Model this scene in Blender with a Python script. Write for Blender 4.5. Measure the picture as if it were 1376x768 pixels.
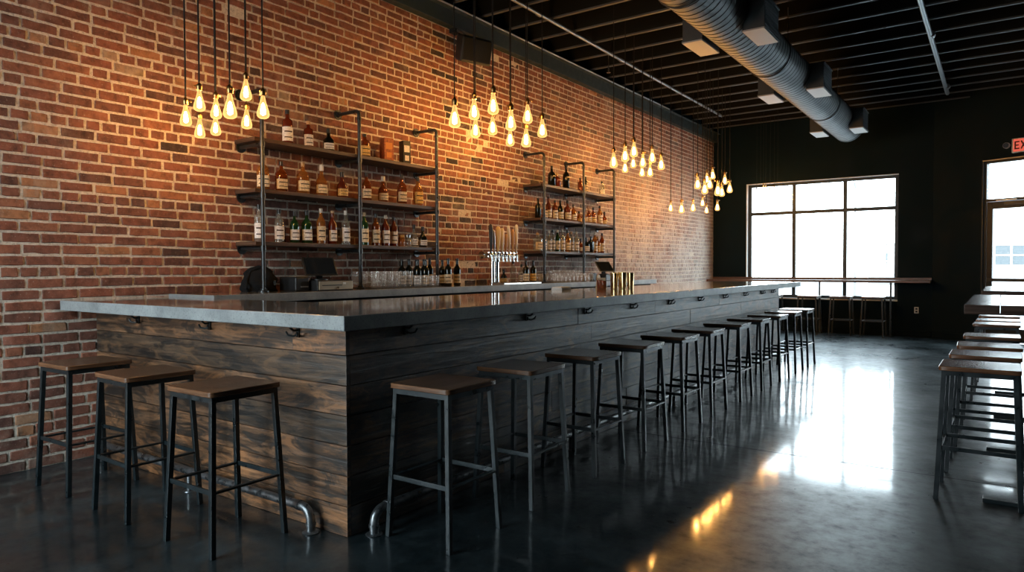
import bpy, math, random
import numpy as np
from mathutils import Vector, Matrix

for _o in list(bpy.data.objects):
    bpy.data.objects.remove(_o)
SC = bpy.context.scene
COL = SC.collection
rnd = random.Random(7)

# ------------------------------------------------------------------ camera
cam_data = bpy.data.cameras.new('camera')
cam = bpy.data.objects.new('camera', cam_data)
COL.objects.link(cam)
cam_data.sensor_width = 36.0
cam_data.lens = 24.17
cam_data.clip_end = 200
_R = Vector((0.8150, 0.5795, -0.0034)).normalized()
_F = Vector((-0.57934, 0.81469, -0.02553)).normalized()
_U = _R.cross(_F).normalized()
_R = _F.cross(_U).normalized()
m = Matrix.Identity(4)
for i in range(3):
    m[i][0] = _R[i]; m[i][1] = _U[i]; m[i][2] = -_F[i]
m.translation = Vector((5.0269, -2.1701, 1.2689))
cam.matrix_world = m
SC.camera = cam

# ------------------------------------------------------------------ view, world, daylight portals
vs = SC.view_settings
vs.view_transform = 'Standard'
vs.look = 'None'
vs.exposure = 0.0
vs.gamma = 1.0
vs.use_curve_mapping = False
cy = SC.cycles
cy.max_bounces = 8
cy.diffuse_bounces = 4
cy.glossy_bounces = 4
cy.transmission_bounces = 6
cy.transparent_max_bounces = 24
cy.sample_clamp_indirect = 6.0
cy.caustics_reflective = False
cy.caustics_refractive = False
cy.use_denoising = True

SKY = 12.0                      # overcast sky
FILAMENT = 315.0               # glowing filament cage of a bulb
world = bpy.data.worlds.new('overcast_sky')
SC.world = world
world.use_nodes = True
wn = world.node_tree
bg = wn.nodes['Background']
tc = wn.nodes.new('ShaderNodeTexCoord')
sep = wn.nodes.new('ShaderNodeSeparateXYZ')
wn.links.new(tc.outputs['Generated'], sep.inputs[0])
rp = wn.nodes.new('ShaderNodeValToRGB')
rp.color_ramp.elements[0].position = 0.0
rp.color_ramp.elements[0].color = (0.86, 0.94, 1.0, 1)
rp.color_ramp.elements[1].position = 0.6
rp.color_ramp.elements[1].color = (0.66, 0.85, 1.0, 1)
wn.links.new(sep.outputs['Z'], rp.inputs[0])
wn.links.new(rp.outputs[0], bg.inputs['Color'])
bg.inputs['Strength'].default_value = SKY

# room dimensions (metres): the brick wall is x = 0, the bar runs along +y
YF, YR, XR, ZD = 12.35, -3.6, 8.6, 4.52
WX0, WX1, WZ0, WZ1 = 0.693, 3.469, 0.655, 2.995          # big window in the far wall
ANG = math.radians(22)
AO = Vector((4.018, YF, 0))                                # the angled door wall starts here
AT = Vector((math.cos(ANG), -math.sin(ANG), 0))            # along the angled wall
AN = Vector((math.sin(ANG), math.cos(ANG), 0))             # outwards
ALEN = (XR - AO.x) / AT.x


def portal(name, loc, rot, sx, sy):
    l = bpy.data.lights.new(name, 'AREA')
    l.shape = 'RECTANGLE'; l.size = sx; l.size_y = sy
    l.cycles.is_portal = True
    o = bpy.data.objects.new(name, l)
    o.location = loc; o.rotation_euler = rot
    COL.objects.link(o)
    return o


portal('window_daylight', ((WX0 + WX1) / 2, YF + 0.19, (WZ0 + WZ1) / 2), (math.radians(-90), 0, 0), WX1 - WX0, WZ1 - WZ0)
RW = [(0.15, 2.52)]                              # windows in the rear wall, behind the camera
RZ0, RZ1 = 0.3, 3.35
for a, b in RW:
    portal('window_daylight', ((a + b) / 2, YR - 0.1, (RZ0 + RZ1) / 2), (math.radians(90), 0, 0), b - a, RZ1 - RZ0)
_p = AO + AT * 1.38 + AN * 0.1
_q = AO + AT * 2.8 + AN * 0.1
portal('window_daylight', (_q.x, _q.y, 1.63), (math.radians(-90), 0, -ANG), 1.3, 2.86)
portal('door_daylight', (_p.x, _p.y, 1.6), (math.radians(-90), 0, -ANG), 1.0, 2.8)


# ------------------------------------------------------------------ materials
def new_mat(name):
    mt = bpy.data.materials.new(name)
    mt.use_nodes = True
    nt = mt.node_tree
    return mt, nt, nt.nodes['Principled BSDF']


def N(nt, t, **kw):
    n = nt.nodes.new(t)
    for k, v in kw.items():
        if k in n.inputs:
            n.inputs[k].default_value = v
        else:
            setattr(n, k, v)
    return n


def ramp(nt, fac, stops):
    r = nt.nodes.new('ShaderNodeValToRGB')
    cr = r.color_ramp
    while len(cr.elements) < len(stops):
        cr.elements.new(0.5)
    for e, (p, c) in zip(cr.elements, stops):
        e.position = p
        e.color = (c, c, c, 1) if isinstance(c, (int, float)) else (*c, 1)
    nt.links.new(fac, r.inputs[0])
    return r.outputs[0]


def mixc(nt, mode, fac, a, b):
    mx = nt.nodes.new('ShaderNodeMix')
    mx.data_type = 'RGBA'; mx.blend_type = mode
    for inp, v in ((mx.inputs[0], fac), (mx.inputs[6], a), (mx.inputs[7], b)):
        if isinstance(v, bpy.types.NodeSocket):
            nt.links.new(v, inp)
        elif isinstance(v, (int, float)):
            inp.default_value = v
        else:
            inp.default_value = (*v, 1)
    return mx.outputs[2]


def bump(nt, h, strength, dist, bsdf):
    b = nt.nodes.new('ShaderNodeBump')
    b.inputs['Strength'].default_value = strength
    b.inputs['Distance'].default_value = dist
    nt.links.new(h, b.inputs['Height'])
    nt.links.new(b.outputs[0], bsdf.inputs['Normal'])


def plain(name, col, rough=0.5, metal=0.0, spec=0.5, noise=0.0, nscale=12.0, coat=0.0):
    mt, nt, b = new_mat(name)
    b.inputs['Roughness'].default_value = rough
    b.inputs['Metallic'].default_value = metal
    b.inputs['Specular IOR Level'].default_value = spec
    b.inputs['Coat Weight'].default_value = coat
    if noise:
        g = N(nt, 'ShaderNodeNewGeometry')
        n = N(nt, 'ShaderNodeTexNoise', Scale=nscale, Detail=6.0)
        nt.links.new(g.outputs['Position'], n.inputs['Vector'])
        c = ramp(nt, n.outputs['Fac'], [(0.3, tuple(x * (1 - noise) for x in col)), (0.7, tuple(min(1, x * (1 + noise)) for x in col))])
        nt.links.new(c, b.inputs['Base Color'])
        r = ramp(nt, n.outputs['Fac'], [(0.3, max(0, rough - 0.12)), (0.7, min(1, rough + 0.12))])
        nt.links.new(r, b.inputs['Roughness'])
    else:
        b.inputs['Base Color'].default_value = (*col, 1)
    return mt


def wood(name, dark, light, rough=0.45, gscale=1.0, blotch=0.5, warm=None, spec=0.5, bmp=0.15, fine=1.0, patches=False):
    """Grain runs along U of the UV map (metres). Face attribute 'tint' shifts one board."""
    mt, nt, b = new_mat(name)
    uv = N(nt, 'ShaderNodeUVMap')
    mp = N(nt, 'ShaderNodeMapping')
    mp.inputs['Scale'].default_value = (2.2 * gscale, 34 * gscale, 1)
    nt.links.new(uv.outputs[0], mp.inputs[0])
    n1 = N(nt, 'ShaderNodeTexNoise', Scale=1.0, Detail=8.0, Roughness=0.62, Distortion=0.8)
    nt.links.new(mp.outputs[0], n1.inputs['Vector'])
    mp3 = N(nt, 'ShaderNodeMapping')
    mp3.inputs['Scale'].default_value = (9 * gscale, 260 * gscale, 1)
    nt.links.new(uv.outputs[0], mp3.inputs[0])
    n3 = N(nt, 'ShaderNodeTexNoise', Scale=1.0, Detail=3.0)
    nt.links.new(mp3.outputs[0], n3.inputs['Vector'])
    mp2 = N(nt, 'ShaderNodeMapping')
    mp2.inputs['Scale'].default_value = (1.6, 6.0, 1)
    nt.links.new(uv.outputs[0], mp2.inputs[0])
    wv = N(nt, 'ShaderNodeTexWave', Scale=2.2, Distortion=9.0, Detail=3.0)
    wv.bands_direction = 'Y'
    wv.inputs['Detail Scale'].default_value = 0.9
    nt.links.new(mp2.outputs[0], wv.inputs['Vector'])
    n2 = N(nt, 'ShaderNodeTexNoise', Scale=1.3, Detail=5.0, Roughness=0.6)
    nt.links.new(mp2.outputs[0], n2.inputs['Vector'])
    base = ramp(nt, n1.outputs['Fac'], [(0.36, dark), (0.64, light)] if patches else [(0.28, dark), (0.72, light)])
    wvr = ramp(nt, wv.outputs['Fac'], [(0.0, 0.62), (0.5, 1.0)])
    c = mixc(nt, 'MULTIPLY', 0.7, base, wvr)
    fr = ramp(nt, n3.outputs['Fac'], [(0.3, 0.6), (0.6, 1.0)])
    c = mixc(nt, 'MULTIPLY', 0.8 * fine, c, fr)
    bl = ramp(nt, n2.outputs['Fac'], [(0.38, 1 - blotch), (0.6, 1.0)])
    c = mixc(nt, 'MULTIPLY', 1.0, c, bl)
    if patches:
        mp4 = N(nt, 'ShaderNodeMapping')
        mp4.inputs['Scale'].default_value = (3.2, 10.0, 1)
        nt.links.new(uv.outputs[0], mp4.inputs[0])
        n4 = N(nt, 'ShaderNodeTexNoise', Scale=1.0, Detail=7.0, Roughness=0.66, Distortion=1.2)
        nt.links.new(mp4.outputs[0], n4.inputs['Vector'])
        c = mixc(nt, 'MIX', ramp(nt, n4.outputs['Fac'], [(0.42, 0.85), (0.49, 0.0)]), c, (0.018, 0.019, 0.019))
        c = mixc(nt, 'MIX', ramp(nt, n4.outputs['Fac'], [(0.54, 0.0), (0.63, 0.7)]), c, (0.44, 0.24, 0.12))
        vo = N(nt, 'ShaderNodeTexVoronoi', Scale=1.0)
        mp5 = N(nt, 'ShaderNodeMapping')
        mp5.inputs['Scale'].default_value = (1.9, 5.2, 1)
        nt.links.new(uv.outputs[0], mp5.inputs[0]); nt.links.new(mp5.outputs[0], vo.inputs['Vector'])
        c = mixc(nt, 'MIX', ramp(nt, vo.outputs['Distance'], [(0.05, 0.9), (0.11, 0.0)]), c, (0.012, 0.010, 0.009))
    at = N(nt, 'ShaderNodeAttribute', attribute_name='tint')
    tr = ramp(nt, at.outputs['Fac'], warm or [(0.0, (0.75, 0.75, 0.75)), (1.0, (1.25, 1.2, 1.15))])
    c = mixc(nt, 'MULTIPLY', 1.0, c, tr)
    nt.links.new(c, b.inputs['Base Color'])
    b.inputs['Roughness'].default_value = rough
    b.inputs['Specular IOR Level'].default_value = spec
    bump(nt, n1.outputs['Fac'], bmp, 0.01, b)
    return mt


def whitewash_daylight(nt, g, c, amount):  # white spots, plus daylight put into the colour toward the far window
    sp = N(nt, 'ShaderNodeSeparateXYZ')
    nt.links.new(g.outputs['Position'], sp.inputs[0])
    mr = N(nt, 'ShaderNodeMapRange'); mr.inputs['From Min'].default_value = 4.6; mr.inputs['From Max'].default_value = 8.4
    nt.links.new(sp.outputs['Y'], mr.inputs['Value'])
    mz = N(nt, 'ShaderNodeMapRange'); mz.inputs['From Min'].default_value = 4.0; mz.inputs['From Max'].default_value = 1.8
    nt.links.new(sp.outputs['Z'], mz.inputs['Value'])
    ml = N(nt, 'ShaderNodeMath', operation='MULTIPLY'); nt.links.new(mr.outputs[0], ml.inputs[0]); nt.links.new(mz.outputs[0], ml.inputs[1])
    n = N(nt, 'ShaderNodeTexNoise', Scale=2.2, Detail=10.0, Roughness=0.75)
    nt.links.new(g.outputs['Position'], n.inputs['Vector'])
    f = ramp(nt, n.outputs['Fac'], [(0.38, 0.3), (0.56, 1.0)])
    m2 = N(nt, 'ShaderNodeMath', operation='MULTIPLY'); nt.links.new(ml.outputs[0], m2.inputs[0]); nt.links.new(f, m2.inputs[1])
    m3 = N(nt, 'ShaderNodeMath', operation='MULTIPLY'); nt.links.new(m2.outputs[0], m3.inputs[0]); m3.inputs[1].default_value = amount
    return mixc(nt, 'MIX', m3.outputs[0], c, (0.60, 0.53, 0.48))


def mat_brick():
    mt, nt, b = new_mat('old_brick')
    g = N(nt, 'ShaderNodeNewGeometry')
    at = N(nt, 'ShaderNodeAttribute', attribute_name='tint')
    c = ramp(nt, at.outputs['Fac'], [
        (0.0, (0.045, 0.032, 0.028)), (0.12, (0.12, 0.056, 0.042)), (0.35, (0.20, 0.080, 0.052)), (0.6, (0.26, 0.092, 0.056)),
        (0.8, (0.31, 0.125, 0.068)), (0.93, (0.40, 0.18, 0.085)), (1.0, (0.34, 0.24, 0.17))])
    n = N(nt, 'ShaderNodeTexNoise', Scale=14.0, Detail=8.0, Roughness=0.65)
    nt.links.new(g.outputs['Position'], n.inputs['Vector'])
    c = mixc(nt, 'MULTIPLY', 1.0, c, ramp(nt, n.outputs['Fac'], [(0.3, 0.45), (0.5, 1.0), (0.72, 1.4)]))
    # lime bloom and mortar smears
    n2 = N(nt, 'ShaderNodeTexNoise', Scale=1.1, Detail=9.0, Roughness=0.72)
    nt.links.new(g.outputs['Position'], n2.inputs['Vector'])
    c = mixc(nt, 'MIX', ramp(nt, n2.outputs['Fac'], [(0.55, 0.0), (0.72, 0.6)]), c, (0.46, 0.36, 0.28))
    # old whitewashed spots; the paling toward the far end is painted daylight
    c = whitewash_daylight(nt, g, c, 0.92)
    n3 = N(nt, 'ShaderNodeTexNoise', Scale=70.0, Detail=4.0, Roughness=0.7)
    nt.links.new(g.outputs['Position'], n3.inputs['Vector'])
    c = mixc(nt, 'MIX', ramp(nt, n3.outputs['Fac'], [(0.60, 0.0), (0.72, 0.55)]), c, (0.5, 0.40, 0.32))
    nt.links.new(c, b.inputs['Base Color'])
    b.inputs['Roughness'].default_value = 0.82
    b.inputs['Specular IOR Level'].default_value = 0.35
    bump(nt, n.outputs['Fac'], 0.6, 0.012, b)
    return mt


def mat_mortar():
    mt, nt, b = new_mat('lime_mortar')
    g = N(nt, 'ShaderNodeNewGeometry')
    n = N(nt, 'ShaderNodeTexNoise', Scale=55.0, Detail=6.0, Roughness=0.7)
    nt.links.new(g.outputs['Position'], n.inputs['Vector'])
    c = ramp(nt, n.outputs['Fac'], [(0.3, (0.36, 0.30, 0.24)), (0.5, (0.70, 0.60, 0.49)), (0.8, (0.82, 0.75, 0.66))])
    nt.links.new(c, b.inputs['Base Color'])
    b.inputs['Roughness'].default_value = 0.95
    bump(nt, n.outputs['Fac'], 0.8, 0.012, b)
    return mt


def mat_floor():
    mt, nt, b = new_mat('polished_concrete_floor')
    g = N(nt, 'ShaderNodeNewGeometry')
    n1 = N(nt, 'ShaderNodeTexNoise', Scale=1.3, Detail=9.0, Roughness=0.68)
    n2 = N(nt, 'ShaderNodeTexNoise', Scale=9.0, Detail=8.0, Roughness=0.7)
    n3 = N(nt, 'ShaderNodeTexNoise', Scale=60.0, Detail=3.0)
    for n in (n1, n2, n3):
        nt.links.new(g.outputs['Position'], n.inputs['Vector'])
    c = ramp(nt, n1.outputs['Fac'], [(0.34, (0.004, 0.0075, 0.009)), (0.5, (0.011, 0.017, 0.019)), (0.66, (0.040, 0.052, 0.055))])
    c = mixc(nt, 'MULTIPLY', 1.0, c, ramp(nt, n2.outputs['Fac'], [(0.3, 0.5), (0.7, 1.35)]))
    # fine scratches and pale specks
    c = mixc(nt, 'MIX', ramp(nt, n3.outputs['Fac'], [(0.70, 0.0), (0.78, 0.35)]), c, (0.16, 0.17, 0.17))
    # saw-cut joints every 4.5 m
    sp = N(nt, 'ShaderNodeSeparateXYZ')
    nt.links.new(g.outputs['Position'], sp.inputs[0])
    def joint(sock, off, per):
        a = N(nt, 'ShaderNodeMath', operation='SUBTRACT'); nt.links.new(sock, a.inputs[0]); a.inputs[1].default_value = off
        w = N(nt, 'ShaderNodeMath', operation='PINGPONG'); nt.links.new(a.outputs[0], w.inputs[0]); w.inputs[1].default_value = per / 2
        l = N(nt, 'ShaderNodeMath', operation='LESS_THAN'); nt.links.new(w.outputs[0], l.inputs[0]); l.inputs[1].default_value = 0.007
        return l.outputs[0]
    jy = joint(sp.outputs['Y'], 2.70, 9.2)
    c = mixc(nt, 'MIX', jy, c, (0.004, 0.004, 0.004))
    nt.links.new(c, b.inputs['Base Color'])
    rr = ramp(nt, n2.outputs['Fac'], [(0.3, 0.26), (0.7, 0.42)])
    r2 = ramp(nt, n1.outputs['Fac'], [(0.3, 0.85), (0.7, 1.2)])
    rr = mixc(nt, 'MULTIPLY', 1.0, rr, r2)
    rr = mixc(nt, 'MIX', jy, rr, (0.9, 0.9, 0.9))
    keep = N(nt, 'ShaderNodeMath', operation='SUBTRACT'); keep.inputs[0].default_value = 1.0; nt.links.new(jy, keep.inputs[1])
    nt.links.new(rr, b.inputs['Roughness'])
    nt.links.new(ramp(nt, n2.outputs['Fac'], [(0.33, 1.0), (0.5, 0.55), (0.66, 0.15)]), b.inputs['Specular IOR Level'])
    b.inputs['Specular Tint'].default_value = (0.74, 0.91, 1.0, 1)
    cw = N(nt, 'ShaderNodeMath', operation='MULTIPLY'); nt.links.new(ramp(nt, n1.outputs['Fac'], [(0.38, 0.95), (0.62, 0.3)]), cw.inputs[0]); nt.links.new(keep.outputs[0], cw.inputs[1]); nt.links.new(cw.outputs[0], b.inputs['Coat Weight'])
    nt.links.new(ramp(nt, n2.outputs['Fac'], [(0.3, 0.05), (0.7, 0.11)]), b.inputs['Coat Roughness'])
    bump(nt, n2.outputs['Fac'], 0.05, 0.01, b)
    return mt


def mat_concrete(name, lo, hi, rough=0.22, speck=0.0, scale=5.0):
    mt, nt, b = new_mat(name)
    g = N(nt, 'ShaderNodeNewGeometry')
    n1 = N(nt, 'ShaderNodeTexNoise', Scale=scale, Detail=9.0, Roughness=0.7)
    n2 = N(nt, 'ShaderNodeTexNoise', Scale=120.0, Detail=4.0, Roughness=0.7)
    for n in (n1, n2):
        nt.links.new(g.outputs['Position'], n.inputs['Vector'])
    c = ramp(nt, n1.outputs['Fac'], [(0.3, lo), (0.7, hi)])
    c = mixc(nt, 'MULTIPLY', 1.0, c, ramp(nt, n2.outputs['Fac'], [(0.32, 0.5), (0.45, 1.0)]))
    nt.links.new(c, b.inputs['Base Color'])
    # faces that look up are polished; the cast edges stay rougher
    sp = N(nt, 'ShaderNodeSeparateXYZ')
    nt.links.new(g.outputs['Normal'], sp.inputs[0])
    r = ramp(nt, sp.outputs['Z'], [(0.45, 0.42), (0.9, rough)])
    nt.links.new(r, b.inputs['Roughness'])
    nt.links.new(ramp(nt, sp.outputs['Z'], [(0.45, 0.0), (0.9, 1.0)]), b.inputs['Coat Weight'])
    b.inputs['Coat Roughness'].default_value = 0.07
    bump(nt, n2.outputs['Fac'], 0.04, 0.004, b)
    return mt


def mat_glass(name, tint, clear=0.8, rough=0.03, body=None):
    """Thin-walled glass: tinted see-through plus a glossy skin (and a little body colour for liquids)."""
    mt = bpy.data.materials.new(name)
    mt.use_nodes = True
    nt = mt.node_tree
    nt.nodes.clear()
    out = N(nt, 'ShaderNodeOutputMaterial')
    tr = N(nt, 'ShaderNodeBsdfTransparent'); tr.inputs[0].default_value = (*tint, 1)
    gl = N(nt, 'ShaderNodeBsdfGlossy'); gl.inputs['Roughness'].default_value = rough; gl.inputs[0].default_value = (1, 1, 1, 1)
    fr = N(nt, 'ShaderNodeFresnel'); 
    gm = N(nt, 'ShaderNodeNewGeometry'); mr = N(nt, 'ShaderNodeMapRange')      # same skin on both sides of the thin wall
    mr.inputs['To Min'].default_value = 1.5; mr.inputs['To Max'].default_value = 1 / 1.5
    nt.links.new(gm.outputs['Backfacing'], mr.inputs['Value']); nt.links.new(mr.outputs[0], fr.inputs['IOR'])
    src = tr.outputs[0]
    if body is not None:
        df = N(nt, 'ShaderNodeBsdfDiffuse'); df.inputs[0].default_value = (*body, 1)
        mx0 = N(nt, 'ShaderNodeMixShader'); mx0.inputs[0].default_value = 1 - clear
        nt.links.new(src, mx0.inputs[1]); nt.links.new(df.outputs[0], mx0.inputs[2])
        src = mx0.outputs[0]
    mx = N(nt, 'ShaderNodeMixShader')
    nt.links.new(fr.outputs[0], mx.inputs[0]); nt.links.new(src, mx.inputs[1]); nt.links.new(gl.outputs[0], mx.inputs[2])
    nt.links.new(mx.outputs[0], out.inputs[0])
    return mt


def mat_emit(name, col, strength):
    mt = bpy.data.materials.new(name)
    mt.use_nodes = True
    nt = mt.node_tree
    nt.nodes.clear()
    out = N(nt, 'ShaderNodeOutputMaterial')
    e = N(nt, 'ShaderNodeEmission', Strength=strength)
    e.inputs[0].default_value = (*col, 1)
    nt.links.new(e.outputs[0], out.inputs[0])
    return mt


def mat_bulb():
    """Amber antique glass of a burning bulb."""
    mt = bpy.data.materials.new('amber_bulb_glass')
    mt.use_nodes = True
    nt = mt.node_tree
    nt.nodes.clear()
    out = N(nt, 'ShaderNodeOutputMaterial')
    lw = N(nt, 'ShaderNodeLayerWeight', Blend=0.45)
    tr = N(nt, 'ShaderNodeBsdfTransparent'); tr.inputs[0].default_value = (1.0, 0.93, 0.8, 1)
    em = N(nt, 'ShaderNodeEmission', Strength=1.9); em.inputs[0].default_value = (1.0, 0.52, 0.16, 1)
    mx = N(nt, 'ShaderNodeMixShader')
    fac = ramp(nt, lw.outputs['Facing'], [(0.0, 0.32), (0.75, 0.9)])
    nt.links.new(fac, mx.inputs[0]); nt.links.new(tr.outputs[0], mx.inputs[1]); nt.links.new(em.outputs[0], mx.inputs[2])
    nt.links.new(mx.outputs[0], out.inputs[0])
    mt.cycles.emission_sampling = 'NONE'
    return mt


M = {}
M['brick'] = mat_brick()
M['mortar'] = mat_mortar()
M['floor'] = mat_floor()
M['paint'] = plain('charcoal_wall_paint', (0.0050, 0.0145, 0.0195), 0.62, noise=0.12, nscale=3, spec=0.10)
M['deck'] = plain('black_ceiling_deck', (0.006, 0.007, 0.007), 0.9, spec=0.2)
M['joist'] = plain('black_joist_web', (0.008, 0.009, 0.009), 0.8, spec=0.2)
M['flange'] = plain('lit_joist_flange', (0.085, 0.088, 0.085), 0.6, noise=0.2, nscale=5)  # lighter than the web to paint the light caught underneath
M['beam'] = plain('dark_green_grey_steel', (0.018, 0.034, 0.038), 0.55, noise=0.15)
M['conduit'] = plain('galvanised_conduit', (0.30, 0.31, 0.31), 0.4, metal=0.7)
M['frame'] = plain('dark_window_frame', (0.010, 0.017, 0.019), 0.4, spec=0.4)
M['metal'] = plain('blue_black_steel', (0.006, 0.0125, 0.015), 0.36, metal=0.0, spec=0.65, noise=0.15, nscale=20)
M['pipe'] = plain('dark_iron_pipe', (0.055, 0.060, 0.062), 0.36, metal=0.75, noise=0.2, nscale=30)
M['railpipe'] = plain('raw_steel_pipe', (0.22, 0.225, 0.23), 0.34, metal=0.85, noise=0.35, nscale=30)
M['concrete'] = mat_concrete('polished_concrete', (0.19, 0.205, 0.205), (0.40, 0.41, 0.405), 0.16)
M['seat'] = wood('stained_oak_seat', (0.095, 0.042, 0.022), (0.33, 0.155, 0.075), rough=0.27, blotch=0.35, bmp=0.06, spec=0.7)
M['seatedge'] = M['seat']
M['barn'] = wood('reclaimed_barn_board', (0.045, 0.032, 0.024), (0.44, 0.27, 0.16), rough=0.42, spec=0.8, gscale=0.7, blotch=0.55, bmp=0.5, patches=True, warm=[
    (0.0, (0.24, 0.26, 0.26)), (0.25, (0.52, 0.46, 0.42)), (0.5, (0.8, 0.66, 0.55)), (0.75, (1.05, 0.80, 0.60)), (1.0, (1.35, 0.98, 0.66))])
M['shelf'] = wood('dark_shelf_board', (0.035, 0.020, 0.012), (0.17, 0.095, 0.055), rough=0.5, blotch=0.4)
M['table'] = wood('brown_table_plank', (0.060, 0.038, 0.030), (0.20, 0.125, 0.095), rough=0.22, blotch=0.35, bmp=0.05, spec=0.8)
M['ledge'] = wood('brown_window_ledge', (0.11, 0.055, 0.030), (0.30, 0.16, 0.09), rough=0.35, blotch=0.3, bmp=0.08)
M['black'] = plain('black_plastic', (0.008, 0.009, 0.010), 0.45)
M['blackcloth'] = plain('black_fabric', (0.007, 0.008, 0.009), 0.95, spec=0.2)
M['speaker'] = plain('black_speaker_shell', (0.012, 0.018, 0.021), 0.5)
M['screen'] = plain('dark_screen_glass', (0.010, 0.013, 0.016), 0.08, coat=0.5)
M['chrome'] = plain('polished_chrome', (0.78, 0.78, 0.77), 0.08, metal=1.0)
M['steel'] = plain('brushed_steel', (0.55, 0.54, 0.52), 0.28, metal=1.0)
M['bronze'] = plain('greyed_brass_drawer', (0.36, 0.30, 0.22), 0.4, metal=0.7)
M['brass'] = plain('aged_brass', (0.42, 0.25, 0.09), 0.3, metal=1.0)
M['gold'] = plain('polished_brass_cup', (0.80, 0.58, 0.28), 0.14, metal=1.0)
M['cord'] = plain('black_cord', (0.006, 0.006, 0.006), 0.8)
M['white'] = plain('white_plastic', (0.75, 0.75, 0.72), 0.5)
M['towel'] = plain('white_cotton', (0.80, 0.80, 0.78), 0.95)
M['sheet'] = plain('pale_register_panel', (0.42, 0.40, 0.37), 0.5, metal=0.2)
M['registerside'] = plain('dark_register_side', (0.035, 0.04, 0.042), 0.6)
M['bulb'] = mat_bulb()
M['filament'] = mat_emit('glowing_filament', (1.0, 0.50, 0.135), FILAMENT)
M['exitface'] = mat_emit('lit_exit_sign_face', (1.0, 0.16, 0.10), 0.75)
M['exitletter'] = plain('dark_exit_letter', (0.12, 0.008, 0.006), 0.6)
M['glass'] = mat_glass('clear_tumbler_glass', (0.985, 0.99, 0.99), 0.90, rough=0.05, body=(0.9, 0.9, 0.9))
M['pane'] = mat_glass('clear_window_pane', (0.97, 0.99, 0.98), rough=0.01)
M['g_clear'] = mat_glass('clear_bottle_glass', (0.82, 0.85, 0.83), 0.85, body=(0.6, 0.6, 0.55))
M['g_amber'] = mat_glass('amber_spirit', (0.50, 0.17, 0.04), 0.62, body=(0.30, 0.075, 0.015))
M['g_gold'] = mat_glass('golden_spirit', (0.75, 0.42, 0.12), 0.62, body=(0.45, 0.20, 0.05))
M['g_red'] = mat_glass('red_brown_spirit', (0.32, 0.07, 0.03), 0.45, body=(0.20, 0.035, 0.015))
M['g_green'] = mat_glass('green_glass', (0.10, 0.28, 0.10), 0.5, body=(0.02, 0.07, 0.02))
M['g_dark'] = mat_glass('dark_wine_glass', (0.03, 0.035, 0.02), 0.3, body=(0.008, 0.010, 0.007))
M['l_cream'] = plain('cream_paper_label', (0.72, 0.58, 0.38), 0.7, noise=0.35, nscale=90)
M['l_white'] = plain('white_paper_label', (0.78, 0.74, 0.70), 0.7, noise=0.25, nscale=90)
M['l_gold'] = plain('yellow_paper_label', (0.70, 0.45, 0.14), 0.6, noise=0.4, nscale=90)
M['l_print'] = plain('dark_label_print', (0.05, 0.03, 0.025), 0.8)
M['cap_black'] = plain('black_cap', (0.01, 0.01, 0.01), 0.35)
M['cap_wood'] = plain('pale_cork', (0.55, 0.36, 0.2), 0.8)
M['cap_white'] = plain('white_cap', (0.7, 0.66, 0.6), 0.5)
M['box_orange'] = plain('orange_brown_carton', (0.40, 0.10, 0.03), 0.5, noise=0.5, nscale=60)
M['box_print'] = plain('orange_print', (0.65, 0.22, 0.04), 0.5)
M['asphalt'] = plain('pale_asphalt', (0.42, 0.42, 0.42), 0.9)
M['stucco'] = plain('pale_stucco', (0.72, 0.70, 0.68), 0.9)
M['facade'] = plain('light_brown_facade', (0.19, 0.172, 0.16), 0.9)
M['darkpane'] = plain('grey_building_glass', (0.075, 0.083, 0.088), 0.5)
M['bark'] = plain('pale_bark', (0.17, 0.17, 0.17), 0.9)
M['carpaint'] = plain('silver_car_paint', (0.5, 0.52, 0.53), 0.3, metal=0.3)
M['rubber'] = plain('black_rubber', (0.02, 0.02, 0.02), 0.8)
M['t_ivory'] = plain('ivory_tap_handle', (0.80, 0.70, 0.52), 0.3)
M['t_wood'] = plain('honey_wood_tap_handle', (0.55, 0.30, 0.11), 0.35)
M['t_yellow'] = plain('straw_yellow_tap_handle', (0.72, 0.50, 0.20), 0.35)


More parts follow.
